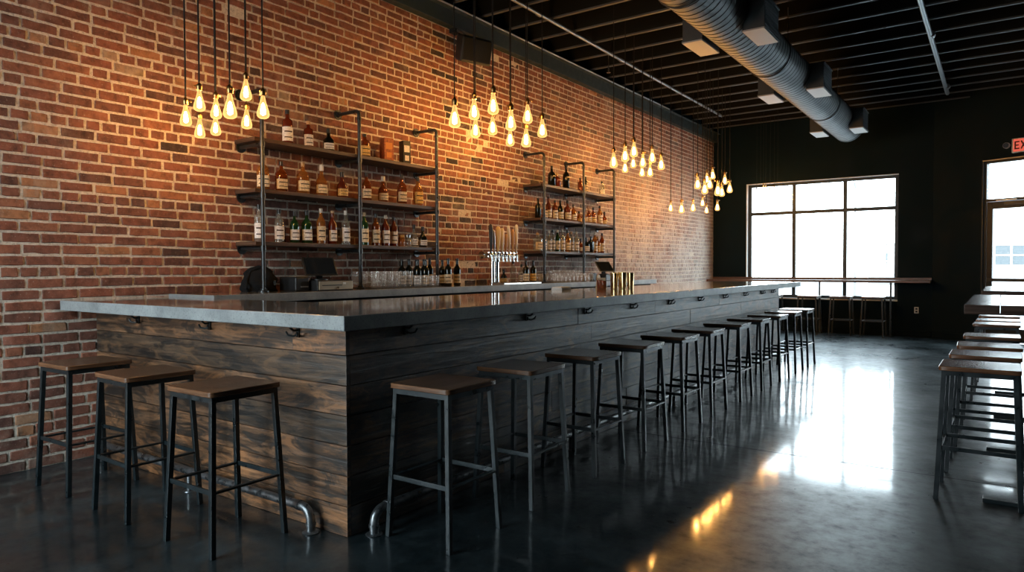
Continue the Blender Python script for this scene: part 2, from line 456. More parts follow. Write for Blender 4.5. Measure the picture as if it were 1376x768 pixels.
# ------------------------------------------------------------------ mesh builder
class MB:
    def __init__(self):
        self.v = []; self.f = []; self.m = []; self.uv = []; self.t = []; self.mats = []

    def mi(self, mat):
        mat = M[mat] if isinstance(mat, str) else mat
        if mat not in self.mats:
            self.mats.append(mat)
        return self.mats.index(mat)

    def face(self, idx, mat, uv=None, tint=0.5):
        self.f.append(tuple(idx)); self.m.append(mat); self.t.append(tint)
        self.uv.append(uv or [(0, 0)] * len(idx))

    def hexa(self, p, mat, grain=0, tint=0.5, uo=None):
        """p: 8 corners, bottom 4 then top 4, both counter-clockwise from above."""
        k = len(self.v); mi = self.mi(mat)
        self.v += [tuple(q) for q in p]
        off = (rnd.random() * 50, rnd.random() * 50) if uo is None else uo
        g = grain; o1, o2 = [a for a in (0, 1, 2) if a != g]
        for q in ((3, 2, 1, 0), (4, 5, 6, 7), (0, 1, 5, 4), (1, 2, 6, 5), (2, 3, 7, 6), (3, 0, 4, 7)):
            endg = max(p[i][g] for i in q) - min(p[i][g] for i in q) < 1e-6
            uv = [(p[i][o1] * .3 + off[0], p[i][o2] + off[1]) if endg else (p[i][g] + off[0], p[i][o1] + p[i][o2] + off[1]) for i in q]
            self.face([k + i for i in q], mi, uv, tint)
        return self

    def box(self, x0, y0, z0, x1, y1, z1, mat, grain=0, tint=0.5):
        return self.hexa([(x0, y0, z0), (x1, y0, z0), (x1, y1, z0), (x0, y1, z0), (x0, y0, z1), (x1, y0, z1), (x1, y1, z1), (x0, y1, z1)], mat, grain, tint)

    def bar(self, a, b, w, d, mat, side=None):
        """square bar from a to b"""
        a, b = Vector(a), Vector(b)
        ax = (b - a).normalized()
        s = Vector(side) if side else (Vector((1, 0, 0)) if abs(ax.x) < 0.9 else Vector((0, 1, 0)))
        n = ax.cross(s).normalized(); s = n.cross(ax).normalized()
        k = len(self.v); mi = self.mi(mat)
        for c in (a, b):
            for i, j in ((-1, -1), (1, -1), (1, 1), (-1, 1)):
                self.v.append(tuple(c + s * (i * w / 2) + n * (j * d / 2)))
        for q in ((0, 1, 2, 3), (7, 6, 5, 4), (0, 4, 5, 1), (1, 5, 6, 2), (2, 6, 7, 3), (3, 7, 4, 0)):
            self.face([k + i for i in q], mi)
        return self

    def tube(self, pts, r, mat, seg=12, caps=True, scale=None):
        pts = [Vector(p) for p in pts]
        mi = self.mi(mat); k0 = len(self.v)
        n = len(pts)
        tprev = None; s = None
        for i, p in enumerate(pts):
            t = ((pts[min(i + 1, n - 1)] - pts[max(i - 1, 0)])).normalized()
            if s is None:
                ref = Vector((0, 0, 1)) if abs(t.z) < 0.9 else Vector((1, 0, 0))
                s = t.cross(ref).normalized()
            else:
                s = (s - t * s.dot(t)).normalized()
            u = t.cross(s)
            rr = r * (scale[i] if scale else 1)
            for j in range(seg):
                a = 2 * math.pi * j / seg
                self.v.append(tuple(p + (s * math.cos(a) + u * math.sin(a)) * rr))
        for i in range(n - 1):
            for j in range(seg):
                j2 = (j + 1) % seg
                self.face([k0 + i * seg + j, k0 + i * seg + j2, k0 + (i + 1) * seg + j2, k0 + (i + 1) * seg + j], mi)
        if caps:
            self.face([k0 + j for j in range(seg)][::-1], mi)
            self.face([k0 + (n - 1) * seg + j for j in range(seg)], mi)
        return self

    def lathe(self, prof, mat, seg=16, c=(0, 0, 0), sx=1.0, sy=1.0, caps=True, n=2.0):
        """prof: (radius, z); n > 2 gives a squarish section."""
        mi = self.mi(mat); k0 = len(self.v)
        for r, z in prof:
            for j in range(seg):
                a = 2 * math.pi * (j + 0.5) / seg
                ca, sa = math.cos(a), math.sin(a)
                q = 1.0 if n == 2.0 else (abs(ca) ** n + abs(sa) ** n) ** (-1 / n)
                self.v.append((c[0] + r * ca * q * sx, c[1] + r * sa * q * sy, c[2] + z))
        for i in range(len(prof) - 1):
            for j in range(seg):
                j2 = (j + 1) % seg
                self.face([k0 + i * seg + j, k0 + i * seg + j2, k0 + (i + 1) * seg + j2, k0 + (i + 1) * seg + j], mi)
        if caps:
            if prof[0][0] > 1e-5:
                self.face([k0 + j for j in range(seg)][::-1], mi)
            if prof[-1][0] > 1e-5:
                self.face([k0 + (len(prof) - 1) * seg + j for j in range(seg)], mi)
        return self

    def mesh(self, name, smooth=None):
        me = bpy.data.meshes.new(name)
        me.from_pydata(self.v, [], self.f)
        for mt in self.mats:
            me.materials.append(mt)
        me.polygons.foreach_set('material_index', self.m)
        uvl = me.uv_layers.new(name='UVMap')
        uvl.data.foreach_set('uv', [c for fuv in self.uv for p in fuv for c in p])
        at = me.attributes.new('tint', 'FLOAT', 'FACE')
        at.data.foreach_set('value', self.t)
        if smooth:
            me.polygons.foreach_set('use_smooth', [True] * len(self.f))
            me.set_sharp_from_angle(angle=math.radians(smooth))
        me.update()
        return me

    def build(self, name, parent=None, smooth=None, bevel=0, loc=None, rotz=0, segs=2):
        o = bpy.data.objects.new(name, self.mesh(name, smooth))
        COL.objects.link(o)
        if bevel:
            md = o.modifiers.new('edge', 'BEVEL'); md.width = bevel; md.segments = segs; md.limit_method = 'ANGLE'
            md.harden_normals = False
        if parent:
            o.parent = parent
        if loc:
            o.location = loc
        if rotz:
            o.rotation_euler = (0, 0, rotz)
        return o


def thing(name, label, cat, loc=(0, 0, 0), rotz=0, group=None):
    o = bpy.data.objects.new(name, None)
    COL.objects.link(o)
    o.location = loc; o.rotation_euler = (0, 0, rotz)
    o.empty_display_size = 0.1
    return tag(o, label, cat, group)


def tag(o, label, cat=None, group=None, kind=None):
    o['label'] = label
    if cat: o['category'] = cat
    if group: o['group'] = group
    if kind: o['kind'] = kind
    return o


def struct(o, label=None):
    o['kind'] = 'structure'
    if label: o['label'] = label
    return o


def copy_tree(o, parent=None):
    c = o.copy()
    COL.objects.link(c)
    if parent: c.parent = parent
    for ch in list(KIDS.get(o.name, [])):
        d = copy_tree(ch, c)
    return c


KIDS = {}
def index_kids(root):
    for o in list(COL.objects):
        if o.parent is not None:
            KIDS.setdefault(o.parent.name, [])
            if o not in KIDS[o.parent.name]:
                KIDS[o.parent.name].append(o)


ORD = ['first', 'second', 'third', 'fourth', 'fifth', 'sixth', 'seventh', 'eighth', 'ninth', 'tenth', 'eleventh', 'twelfth', 'thirteenth', 'fourteenth', 'fifteenth', 'sixteenth', 'seventeenth', 'eighteenth']

# ================================================================== THE SETTING
# floor
b = MB()
b.box(-0.3, YR - 0.3, -0.12, XR + 0.3, YF + 0.25, 0.0, 'floor')
struct(b.build('floor'), 'dark polished concrete floor')

# brick wall with every brick raised from the mortar bed
def brick_wall():
    rr = np.random.RandomState(3)
    P, J = 0.0715, 0.0100
    L, Hh = 0.2195, P
    verts = []; faces = []; tint = []; mats = []
    k = 0
    rows = int(3.93 / P) + 1
    def zr(r, y):            # courses wander a little
        return r * P + 0.006 * math.sin(y * 0.9 + r * 0.13) + 0.004 * math.sin(y * 2.3 + r * 0.4)
    for r in range(rows):
        header = (r % 7 == 3)
        bl = L / 2 if header else L
        off = (0.0 if r % 2 else 0.5) * bl + rr.uniform(-0.02, 0.02)
        y = YR - off
        while y < YF:
            ln = bl + rr.normal(0, 0.004)
            if not header and rr.rand() < 0.05:
                ln = L / 2
            y0, y1 = y + J / 2, y + ln - J / 2
            y += ln
            y0c, y1c = max(y0, YR), min(y1, YF)
            if y1c - y0c < 0.03:
                continue
            z0 = zr(r, y0c) + J / 2; z1 = zr(r + 1, y0c) - J / 2
            if z1 > 3.93:
                z1 = 3.93
            z0 = max(z0, 0.001)
            if z1 - z0 < 0.015:
                continue
            dep = min(0.002, max(-0.0022, rr.normal(0, 0.0018)))
            if 3.25 < y0c < 4.9 and rr.rand() < 0.06:
                dep -= 0.006
            miss = rr.rand() < 0.002
            if miss: dep -= 0.03
            us = [0, 0.007, 0.33 * (y1c - y0c), 0.66 * (y1c - y0c), y1c - y0c - 0.007, y1c - y0c]
            hz = z1 - z0
            wz = [0, 0.006, hz - 0.006, hz]
            for j, w in enumerate(wz):
                for i, u in enumerate(us):
                    edge = (i in (0, 5)) or (j in (0, 3))
                    x = -0.013 if edge else min(0.003, dep + rr.normal(0, 0.0012))
                    jit = 0.0014 if edge else 0.0018
                    verts.append((x, y0c + u + rr.normal(0, jit), z0 + w + rr.normal(0, jit)))
            # colour of this brick
            q = rr.rand()
            t = 0.12 + 0.72 * rr.beta(2.2, 2.0)
            if q < 0.035: t = rr.uniform(0.03, 0.12)
            elif q < 0.09: t = rr.uniform(0.85, 0.95)
            elif q < 0.097: t = 1.0
            if miss: t = 0.0
            if 3.3 < y0c < 4.2 and rr.rand() < 0.12: t = 0.0
            for j in range(3):
                for i in range(5):
                    a = k + j * 6 + i
                    faces.append((a, a + 1, a + 7, a + 6)); tint.append(min(1, max(0, t + rr.normal(0, 0.02)))); mats.append(0)
            k += 24
    # mortar bed
    ny, nz = 180, 44
    base = len(verts)
    for j in range(nz + 1):
        for i in range(ny + 1):
            verts.append((-0.0062 + rr.normal(0, 0.0009), YR + (YF - YR) * i / ny, 3.93 * j / nz))
    for j in range(nz):
        for i in range(ny):
            a = base + j * (ny + 1) + i
            faces.append((a, a + 1, a + ny + 2, a + ny + 1)); tint.append(0.5); mats.append(1)
    # solid core behind
    bb = MB(); bb.box(-0.3, YR, 0.0, -0.02, YF, 3.93, 'mortar')
    base = len(verts)
    verts += bb.v
    for f in bb.f:
        faces.append(tuple(base + i for i in f)); tint.append(0.5); mats.append(1)
    me = bpy.data.meshes.new('wall_left')
    me.from_pydata(verts, [], faces)
    me.materials.append(M['brick']); me.materials.append(M['mortar'])
    me.polygons.foreach_set('material_index', mats)
    at = me.attributes.new('tint', 'FLOAT', 'FACE')
    at.data.foreach_set('value', tint)
    me.polygons.foreach_set('use_smooth', [True] * len(faces))
    me.set_sharp_from_angle(angle=math.radians(50))
    o = bpy.data.objects.new('wall_left', me)
    COL.objects.link(o)
    return struct(o, 'exposed old red brick wall behind the bar')


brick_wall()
b = MB(); b.box(-0.3, YR, 3.93, 0.0, YF, ZD, 'paint')
struct(b.build('wall_left_top'), 'dark band of wall above the bricks')

# far wall with the big window opening
b = MB()
T = 0.18
b.box(-0.3, YF, 0, WX0, YF + T, ZD, 'paint')
b.box(WX1, YF, 0, AO.x, YF + T, ZD, 'paint')
b.box(WX0, YF, 0, WX1, YF + T, WZ0, 'paint')
b.box(WX0, YF, WZ1, WX1, YF + T, ZD, 'paint')
struct(b.build('wall_far'), 'charcoal painted wall with the large window')

# angled wall with the door opening
DU0, DU1, DZ1 = 0.80, 1.96, 3.06
SU0, SU1 = 2.15, 3.45        # shop window right of the door, outside the picture
def ang(u0, u1, z0, z1, d0, d1, mat, bm):
    p = []
    for z in (z0, z1):
        for u, d in ((u0, d0), (u1, d0), (u1, d1), (u0, d1)):
            q = AO + AT * u + AN * d
            p.append((q.x, q.y, z))
    bm.hexa(p, mat)
b = MB()
ang(0, DU0, 0, ZD, 0, T, 'paint', b)
ang(DU1, SU0, 0, ZD, 0, T, 'paint', b); ang(SU1, ALEN, 0, ZD, 0, T, 'paint', b)
ang(SU0, SU1, 0, 0.2, 0, T, 'paint', b); ang(SU0, SU1, 3.06, ZD, 0, T, 'paint', b)
ang(DU0, DU1, DZ1, ZD, 0, T, 'paint', b)
struct(b.build('wall_door_side'), 'charcoal painted angled wall with the glass door')
b = MB(); b.box(XR, YR, 0, XR + 0.16, (AO + AT * ALEN).y + 0.1, ZD, 'paint')
struct(b.build('wall_right'), 'charcoal side wall')
b = MB()
xs = [0.0] + [v for w in RW for v in w] + [XR]
for i in range(0, len(xs), 2):
    b.box(xs[i], YR - 0.16, 0, xs[i + 1], YR, ZD, 'paint')
for a, c in RW:
    b.box(a, YR - 0.16, 0, c, YR, RZ0, 'paint'); b.box(a, YR - 0.16, RZ1, c, YR, ZD, 'paint')
struct(b.build('wall_rear'), 'charcoal street-side wall with two windows')

# ceiling deck
b = MB(); b.box(-0.3, YR - 0.2, ZD, XR + 0.3, YF + 0.3, ZD + 0.15, 'deck')
struct(b.build('ceiling'), 'black roof deck')

# baseboards on the dark walls
b = MB(); b.box(0.02, YF - 0.02, 0, AO.x - 0.01, YF, 0.10, 'paint')
struct(b.build('baseboard_far', bevel=0.003))
b = MB(); ang(0.01, DU0 - 0.02, 0, 0.10, -0.02, 0, 'paint', b)
struct(b.build('baseboard_door_side', bevel=0.003))

# I-joists running across the room
jm = MB()
jm.box(0.0, -0.012, 4.205, XR, 0.012, ZD, 'joist')
jm.box(0.0, -0.020, 4.186, XR, 0.020, 4.205, 'flange')
jm.box(0.0, -0.022, ZD - 0.03, XR, 0.022, ZD, 'joist')
jmesh = jm.mesh('ceiling_joist')
y = 12.12
i = 0
while y > YR:
    o = bpy.data.objects.new('ceiling_joist', jmesh)
    COL.objects.link(o)
    o.location = (0, y, 0)
    if y > (AO + AT * ALEN).y - 0.1:
        # shorten to the angled wall
        xe = AO.x + (YF - y) / math.tan(ANG) - 0.03
        o.scale = (min(1.0, max(xe, AO.x + 0.0) / XR), 1, 1)
    tag(o, 'black ceiling joist with a lower flange coloured as if lit, running across the room', None, 'ceiling joists', 'structure')
    y -= 0.527
    i += 1

# steel beam along the brick wall
b = MB(); b.box(0.0, YR, 3.925, 0.10, YF, 4.09, 'beam'); b.box(0.0, YR, 4.09, 0.15, YF, 4.10, 'beam')
struct(b.build('ceiling_beam', bevel=0.004), 'dark green-grey steel beam along the top of the brick wall')

# window in the far wall
def window_far():
    g = MB(); yb0, yb1 = YF + 0.095, YF + 0.155
    w = 0.066
    xm = [WX0 + w / 2 + 0.014, 1.612, 2.553, WX1 - w / 2]
    for x in xm:
        g.box(x - w / 2, yb0, WZ0, x + w / 2, yb1, WZ1, 'frame')
    for z in (WZ0, 2.345, WZ1 - w):
        g.box(WX0 + w, yb0 + 0.002, z, WX1 - w, yb1 - 0.002, z + w, 'frame')
    o = g.build('window_1', bevel=0.003)
    struct(o, 'large black-framed window of six panes with bright daylight behind')
    p = MB(); p.box(WX0 + w, YF + 0.123, WZ0 + w, WX1 - w, YF + 0.127, WZ1 - w, 'pane')
    p.build('window_pane', o)
    s = MB(); s.box(WX0 + 0.001, YF - 0.012, WZ0 - 0.02, WX1 - 0.001, YF + 0.095, WZ0 + 0.004, 'white')
    s.build('window_sill', o)
    r = MB()
    r.box(WX0, YF - 0.002, WZ0, WX0 + 0.014, YF + 0.095, WZ1, 'white')
    r.box(WX0, YF - 0.002, WZ1 - 0.012, WX1, YF + 0.095, WZ1, 'white')
    r.build('window_frame', o)
window_far()
for i, (a, c) in enumerate(RW):
    g = MB(); w = 0.05
    for x in (a + w / 2, (a + c) / 2, c - w / 2):
        g.box(x - w / 2, YR - 0.1, RZ0, x + w / 2, YR - 0.05, RZ1, 'frame')
    for z in (RZ0, 2.4, RZ1 - w):
        g.box(a + w, YR - 0.098, z, c - w, YR - 0.052, z + w, 'frame')
    o = struct(g.build('window_%d' % (i + 2)), 'black-framed street window')
    p = MB(); p.box(a + w, YR - 0.078, RZ0 + w, c - w, YR - 0.074, RZ1 - w, 'pane'); p.build('window_pane', o)

# glass door with transom, in the angled wall
def door():
    g = MB()
    w = 0.045
    for u in (DU0, DU1 - w):
        ang(u, u + w, 0, DZ1, 0.03, 0.12, 'frame', g)
    for z in (DZ1 - w, 2.37):
        ang(DU0 + w, DU1 - w, z, z + w, 0.03, 0.12, 'frame', g)
    o = struct(g.build('door_1', bevel=0.003), 'glass entrance door with a black frame and a transom light')
    p = MB(); ang(DU0 + w, DU1 - w, 2.37 + w, DZ1 - w, 0.073, 0.077, 'pane', p); p.build('transom_pane', o)
    l = MB()
    a0, a1 = DU0 + w + 0.004, DU1 - w - 0.004
    ang(a0, a0 + 0.085, 0.01, 2.365, 0.045, 0.09, 'frame', l)
    ang(a1 - 0.085, a1, 0.01, 2.365, 0.045, 0.09, 'frame', l)
    ang(a0 + 0.085, a1 - 0.085, 0.01, 0.235, 0.046, 0.089, 'frame', l)
    ang(a0 + 0.085, a1 - 0.085, 2.245, 2.365, 0.046, 0.089, 'frame', l)
    lf = l.build('door_leaf', o, bevel=0.003)
    p = MB(); ang(a0 + 0.08, a1 - 0.08, 0.23, 2.25, 0.065, 0.095, 'pane', p); p.build('door_pane', lf)
    h = MB(); ang(a0 + 0.02, a1 - 0.02, 1.02, 1.075, -0.005, 0.02, 'metal', h)
    ang(a0 + 0.03, a0 + 0.07, 1.02, 1.075, 0.02, 0.045, 'metal', h); ang(a1 - 0.07, a1 - 0.03, 1.02, 1.075, 0.02, 0.045, 'metal', h)
    h.build('push_bar', lf, bevel=0.004)
    c = MB(); ang(DU0 + 0.32, DU0 + 0.62, 2.30, 2.36, -0.01, 0.045, 'metal', c)
    ang(DU0 + 0.20, DU0 + 0.50, 2.375, 2.39, 0.0, 0.015, 'steel', c)
    c.build('door_closer', lf, bevel=0.003)
    t = MB()
    ang(DU0 - 0.012, DU0 + 0.006, 0, DZ1 + 0.006, -0.006, 0.03, 'frame', t)
    ang(DU0 - 0.012, DU1 + 0.012, DZ1 - 0.002, DZ1 + 0.012, -0.006, 0.03, 'steel', t)
    t.build('door_frame', o)
door()

g = MB()
for u in (SU0, (SU0 + SU1) / 2 - 0.02, SU1 - 0.045):
    ang(u, u + 0.045, 0.2, 3.06, 0.03, 0.12, 'frame', g)
for z in (0.2, 2.37, 3.015):
    ang(SU0 + 0.045, SU1 - 0.045, z, z + 0.045, 0.032, 0.118, 'frame', g)
o = struct(g.build('window_4', bevel=0.003), 'black-framed shop window right of the door')
p = MB(); ang(SU0 + 0.045, SU1 - 0.045, 0.245, 3.015, 0.073, 0.077, 'pane', p); p.build('window_pane', o)

# ================================================================== OUTSIDE
b = MB(); b.box(-45, YF + 0.3, -0.35, 60, 90, -0.15, 'asphalt')
struct(b.build('ground'), 'pale street outside the windows')
b = MB(); b.box(-25, YR - 30, -0.35, 45, YR - 0.4, -0.15, 'asphalt')
struct(b.build('ground_street_side'), 'pale pavement on the street side')

def building(loc, w, h, d, rotz, mat, rows, label):
    t = thing('street_building', label, 'building', loc, rotz)
    a = MB(); a.box(0, 0, 0, w, d, h, mat); a.box(-0.15, -0.15, h, w + 0.15, d + 0.15, h + 0.3, 'stucco')
    a.build('wall', t, bevel=0.02)
    for (x0, z0, x1, z1, nx, nz) in rows:
        f = MB()
        f.box(x0, -0.06, z0, x1, 0.0, z1, 'darkpane')
        for i in range(nx + 1):
            x = x0 + (x1 - x0) * i / nx
            f.box(x - 0.06, -0.10, z0, x + 0.06, -0.0, z1, 'stucco')
        for i in range(nz + 1):
            z = z0 + (z1 - z0) * i / nz
            f.box(x0, -0.095, z - 0.05, x1, -0.0, z + 0.05, 'stucco')
        f.build('window', t)
building((3.3, 60, -0.15), 26, 5.4, 8, 0, 'stucco', [(1.3, 1.5, 11.7, 3.03, 10, 2), (13.5, 1.5, 23.9, 3.03, 10, 2)], 'pale low building with wide grey windows seen through the glass door')
building((-3.9, 61, -0.15), 6.6, 3.3, 8, 0, 'facade', [(0.9, 1.9, 1.7, 2.6, 1, 1)], 'light brown low building seen through the right panes of the large window')

def tree(loc, h, label):
    t = thing('bare_tree', label, 'tree', loc)
    rr = random.Random(5)
    tr = MB(); tr.tube([(0, 0, 0), (0.05, 0, h * 0.25), (0, 0.03, h * 0.5)], 0.06, 'bark', 10, True, [1, 0.75, 0.55])
    tr.build('trunk', t, smooth=60)
    br = MB()
    def grow(p, d, ln, r, lev):
        q = p + d * ln
        mid = p + d * ln * 0.5 + Vector((rr.uniform(-.05, .05), rr.uniform(-.05, .05), 0)) * ln
        br.tube([p, mid, q], r, 'bark', 5, True, [1, 0.8, 0.55])
        if lev == 0: return
        for _ in range(3):
            nd = (d + Vector((rr.uniform(-.8, .8), rr.uniform(-.8, .8), rr.uniform(-.1, .6)))).normalized()
            grow(q, nd, ln * rr.uniform(.6, .8), r * .55, lev - 1)
    grow(Vector((0, 0.03, h * 0.48)), Vector((0, 0, 1)), h * 0.15, 0.04, 4)
    br.build('branches', t, smooth=60)
tree((0.9, 24, -0.15), 6.5, 'bare pale tree outside the large window')


# ================================================================== CEILING SERVICES
b = MB()
b.tube([(0.14, YR, 4.115), (0.14, 9.6, 4.115)], 0.012, 'conduit', 10)
tag(b.build('ceiling_conduit', smooth=40), 'thin grey conduit lying along the dark steel beam', 'conduit')
b = MB()
b.tube([(0.80, YR, 4.15), (0.66, 10.9, 4.15)], 0.020, 'conduit', 12)
for yy in np.arange(-4, 10.8, 2.1):
    b.tube([(0.80 - 0.0083 * (yy + 6), yy, 4.15), (0.80 - 0.0083 * (yy + 6), yy + 0.07, 4.15)], 0.025, 'conduit', 12)
tag(b.build('ceiling_conduit', smooth=40), 'grey pipe under the joists between the brick wall and the duct', 'pipe')
b = MB()
b.tube([(4.31, YR, 4.14), (4.27, 11.35, 4.14)], 0.030, 'conduit', 12)
for yy in np.arange(-4.2, 11, 3.0):
    b.tube([(4.30, yy, 4.14), (4.30, yy + 0.09, 4.14)], 0.036, 'conduit', 12)
tag(b.build('ceiling_conduit', smooth=40), 'grey pipe under the joists to the right of the round duct', 'pipe')

# round spiral duct
DX, DZ, DR = 2.82, 3.70, 0.245
def mat_duct():
    mt, nt, bs = new_mat('galvanised_spiral_duct')
    g = N(nt, 'ShaderNodeNewGeometry')
    n = N(nt, 'ShaderNodeTexNoise', Scale=4.0, Detail=6.0)
    nt.links.new(g.outputs['Position'], n.inputs['Vector'])
    nt.links.new(ramp(nt, n.outputs['Fac'], [(0.3, (0.13, 0.132, 0.130)), (0.7, (0.20, 0.20, 0.195))]), bs.inputs['Base Color'])
    bs.inputs['Metallic'].default_value = 0.35
    bs.inputs['Roughness'].default_value = 0.5
    return mt
M['duct'] = mat_duct()
M['ductseam'] = plain('dark_duct_seam', (0.02, 0.02, 0.02), 0.7)
t = thing('air_duct', 'long round galvanised spiral duct hanging under the joists', 'air duct')
b = MB()
prof = []
y0, y1 = YR, 11.0
seg = 40
mi = b.mi('duct'); mis = b.mi('ductseam')
pitch = 0.10
rows = []
y = y0
while y < y1:
    rows += [(y, DR, 0), (y + pitch - 0.008, DR, 1), (y + pitch - 0.006, DR + 0.003, 1), (y + pitch - 0.002, DR + 0.003, 1)]
    y += pitch
rows.append((y1, DR, 0)); rows.append((y1, DR - 0.02, 0))
k0 = len(b.v)
for (yy, r, s) in rows:
    for j in range(seg):
        a = 2 * math.pi * j / seg
        b.v.append((DX + r * math.cos(a), yy + 0.06 * math.sin(a), DZ + r * math.sin(a)))
for i in range(len(rows) - 1):
    for j in range(seg):
        j2 = (j + 1) % seg
        seam = rows[i][2] and rows[i][0] > y0
        b.face([k0 + i * seg + j, k0 + (i + 1) * seg + j, k0 + (i + 1) * seg + j2, k0 + i * seg + j2], mis if seam else mi)
b.face([k0 + (len(rows) - 1) * seg + j for j in range(seg)], mi)
b.build('duct_tube', t, smooth=50)
for yy in (4.42, 7.02, 10.0):
    for s in (-1, 1):
        g = MB()
        xa, xb = DX + s * (DR - 0.05), DX + s * (DR + 0.15)
        x0, x1 = min(xa, xb), max(xa, xb)
        g.box(x0, yy, DZ - 0.20, x1, yy + 0.50, DZ + 0.11, 'registerside')
        g.box(x0 - 0.0, yy - 0.004, DZ - 0.215, x1 + 0.0, yy + 0.504, DZ - 0.20, 'sheet')
        xo = xb + s * 0.004
        for fz in (DZ - 0.205, DZ + 0.09):
            g.box(min(xb, xo + s * 0.008), yy, fz, max(xb, xo + s * 0.008), yy + 0.5, fz + 0.02, 'registerside')
        for k in range(7):
            zz = DZ - 0.17 + k * 0.036
            g.box(min(xb, xo), yy + 0.02, zz, max(xb, xo), yy + 0.48, zz + 0.012, 'black')
        g.build('air_register', t, bevel=0.003)
for yy in (-4.5, -1.8, 0.8, 3.4, 6.0, 8.9):
    g = MB()
    g.tube([(DX + (DR + 0.006) * math.cos(a), yy, DZ + (DR + 0.006) * math.sin(a)) for a in [math.radians(q) for q in range(0, 361, 15)]], 0.006, 'registerside', 6)
    for s in (-1, 1):
        g.tube([(DX + s * DR * 0.9, yy, DZ + DR * 0.4), (DX + s * DR * 0.9, yy, 4.19)], 0.004, 'conduit', 6)
    g.build('hanger_strap', t, smooth=40)

# loudspeaker on the wall beam
t = thing('wall_speaker', 'black loudspeaker hung tilted under the beam near the second bulb cluster', 'speaker', (0.22, 3.86, 3.72))
b = MB()
b.hexa([(-0.10, -0.17, -0.15), (0.10, -0.20, -0.18), (0.10, 0.20, -0.18), (-0.10, 0.17, -0.15),
        (-0.10, -0.17, 0.13), (0.10, -0.20, 0.10), (0.10, 0.20, 0.10), (-0.10, 0.17, 0.13)], 'speaker')
sp = b.build('cabinet', t, bevel=0.03, segs=4); sp.rotation_euler = (0, math.radians(14), math.radians(-20))
g = MB(); g.box(0.101, -0.175, -0.155, 0.108, 0.175, 0.08, 'black')
gr = g.build('front_grille', t, bevel=0.01); gr.rotation_euler = (0, math.radians(14), math.radians(-20))
k = MB(); k.tube([(-0.16, -0.1, 0.2), (-0.06, -0.1, 0.14), (-0.02, -0.08, 0.06)], 0.014, 'steel', 10); k.box(-0.218, -0.15, 0.16, -0.14, -0.05, 0.36, 'metal')
k.build('bracket', t, smooth=40)

# sprinkler head
t = thing('sprinkler_head', 'small bright sprinkler head hanging under the joists above the second rack', 'sprinkler', (0.70, 6.17, 3.92))
b = MB(); b.lathe([(0.0, -0.03), (0.028, -0.03), (0.028, -0.024), (0.006, -0.02), (0.008, 0.0), (0.012, 0.02), (0.012, 0.04), (0.006, 0.05), (0.006, 0.212)], 'chrome', 14)
for s in (-1, 1):
    b.tube([(0, 0, -0.02), (0, s * 0.022, 0.0), (0, s * 0.01, 0.028)], 0.003, 'chrome', 6)
b.build('sprinkler_body', t, smooth=40)

# exit sign and emergency lamp
def on_angled(u, z, d=0.0):
    p = AO + AT * u + AN * d
    return (p.x, p.y, z)
t = thing('exit_sign', 'red lit exit sign above the glass door', 'exit sign', on_angled(1.43, 3.25, -0.002), -ANG)
b = MB(); b.box(-0.19, -0.06, -0.115, 0.19, 0, 0.115, 'white'); b.build('housing', t, bevel=0.006)
b = MB(); b.box(-0.165, -0.066, -0.10, 0.185, -0.0605, 0.10, 'exitface'); b.build('lit_face', t)
b = MB()
def letter_bars(ch, x, z, w, h, s):
    y0, y1 = -0.071, -0.0665
    def bx(a, c, d, e): b.box(x + a, y0, z + c, x + d, y1, z + e, 'exitletter')
    if ch == 'E':
        bx(0, 0, s, h); bx(s, 0, w, s); bx(s, h / 2 - s / 2, w * .85, h / 2 + s / 2); bx(s, h - s, w, h)
    if ch == 'I':
        bx(0, 0, s, h)
    if ch == 'T':
        bx(w / 2 - s / 2, 0, w / 2 + s / 2, h - s); bx(0, h - s, w, h)
    if ch == 'X':
        for (xa, xb) in ((0, w), (w, 0)):
            b.bar((x + xa * .9 + s * .2, (y0 + y1) / 2, z), (x + xb * .9 + s * .2, (y0 + y1) / 2, z + h), s, y1 - y0, 'exitletter', side=(1, 0, 0))
for ch, xx in (('E', -0.145), ('X', -0.055), ('I', 0.045), ('T', 0.085)):
    letter_bars(ch, xx, -0.065, 0.07, 0.13, 0.02)
b.build('exit_letters', t)
t = thing('emergency_lamp', 'small white round emergency lamp beside the exit sign', 'lamp', on_angled(1.17, 3.265, -0.002), -ANG)
b = MB(); b.tube([(0, 0, 0), (0, -0.03, 0), (0, -0.05, 0), (0, -0.09, 0)], 0.05, 'white', 20, True, [0.5, 0.6, 1.0, 0.95]); b.build('lamp_head', t, smooth=40)
b = MB(); b.tube([(0, -0.0895, 0), (0, -0.096, 0)], 0.042, 'chrome', 20); b.build('lamp_lens', t, smooth=40)
# small wall sensor far right, below the ceiling
# wall outlet
t = thing('wall_outlet', 'small white outlet low on the dark wall right of the window', 'outlet', (3.776, YF, 0.481))
b = MB(); b.box(-0.036, -0.008, -0.058, 0.036, 0, 0.058, 'white'); b.build('cover_plate', t, bevel=0.003)
b = MB()
for zz in (-0.028, 0.022):
    b.box(-0.017, -0.011, zz - 0.013, 0.017, -0.008, zz + 0.017, 'black')
b.build('socket', t)

# ================================================================== THE BAR
XB, SX, SY, ST, SL = 2.527, 2.769, -0.22, 0.065, 1.07
YE, YSE = 7.70, 7.91
XI = 1.655                         # inner edge of the long leg of the top
YI = 0.50                          # inner edge of the short leg

bar = thing('bar_counter', 'L-shaped bar front clad in dark reclaimed planks under the concrete top', 'bar counter')
b = MB()
b.box(0.008, 0.022, 0.0, XB - 0.024, 0.40, SL - ST, 'joist')
b.box(1.85, 0.40, 0.0, XB - 0.024, YE - 0.002, SL - ST, 'joist')
b.build('bar_carcass', bar)
rb = random.Random(21)
NB = 7
HB = (SL - ST) / NB
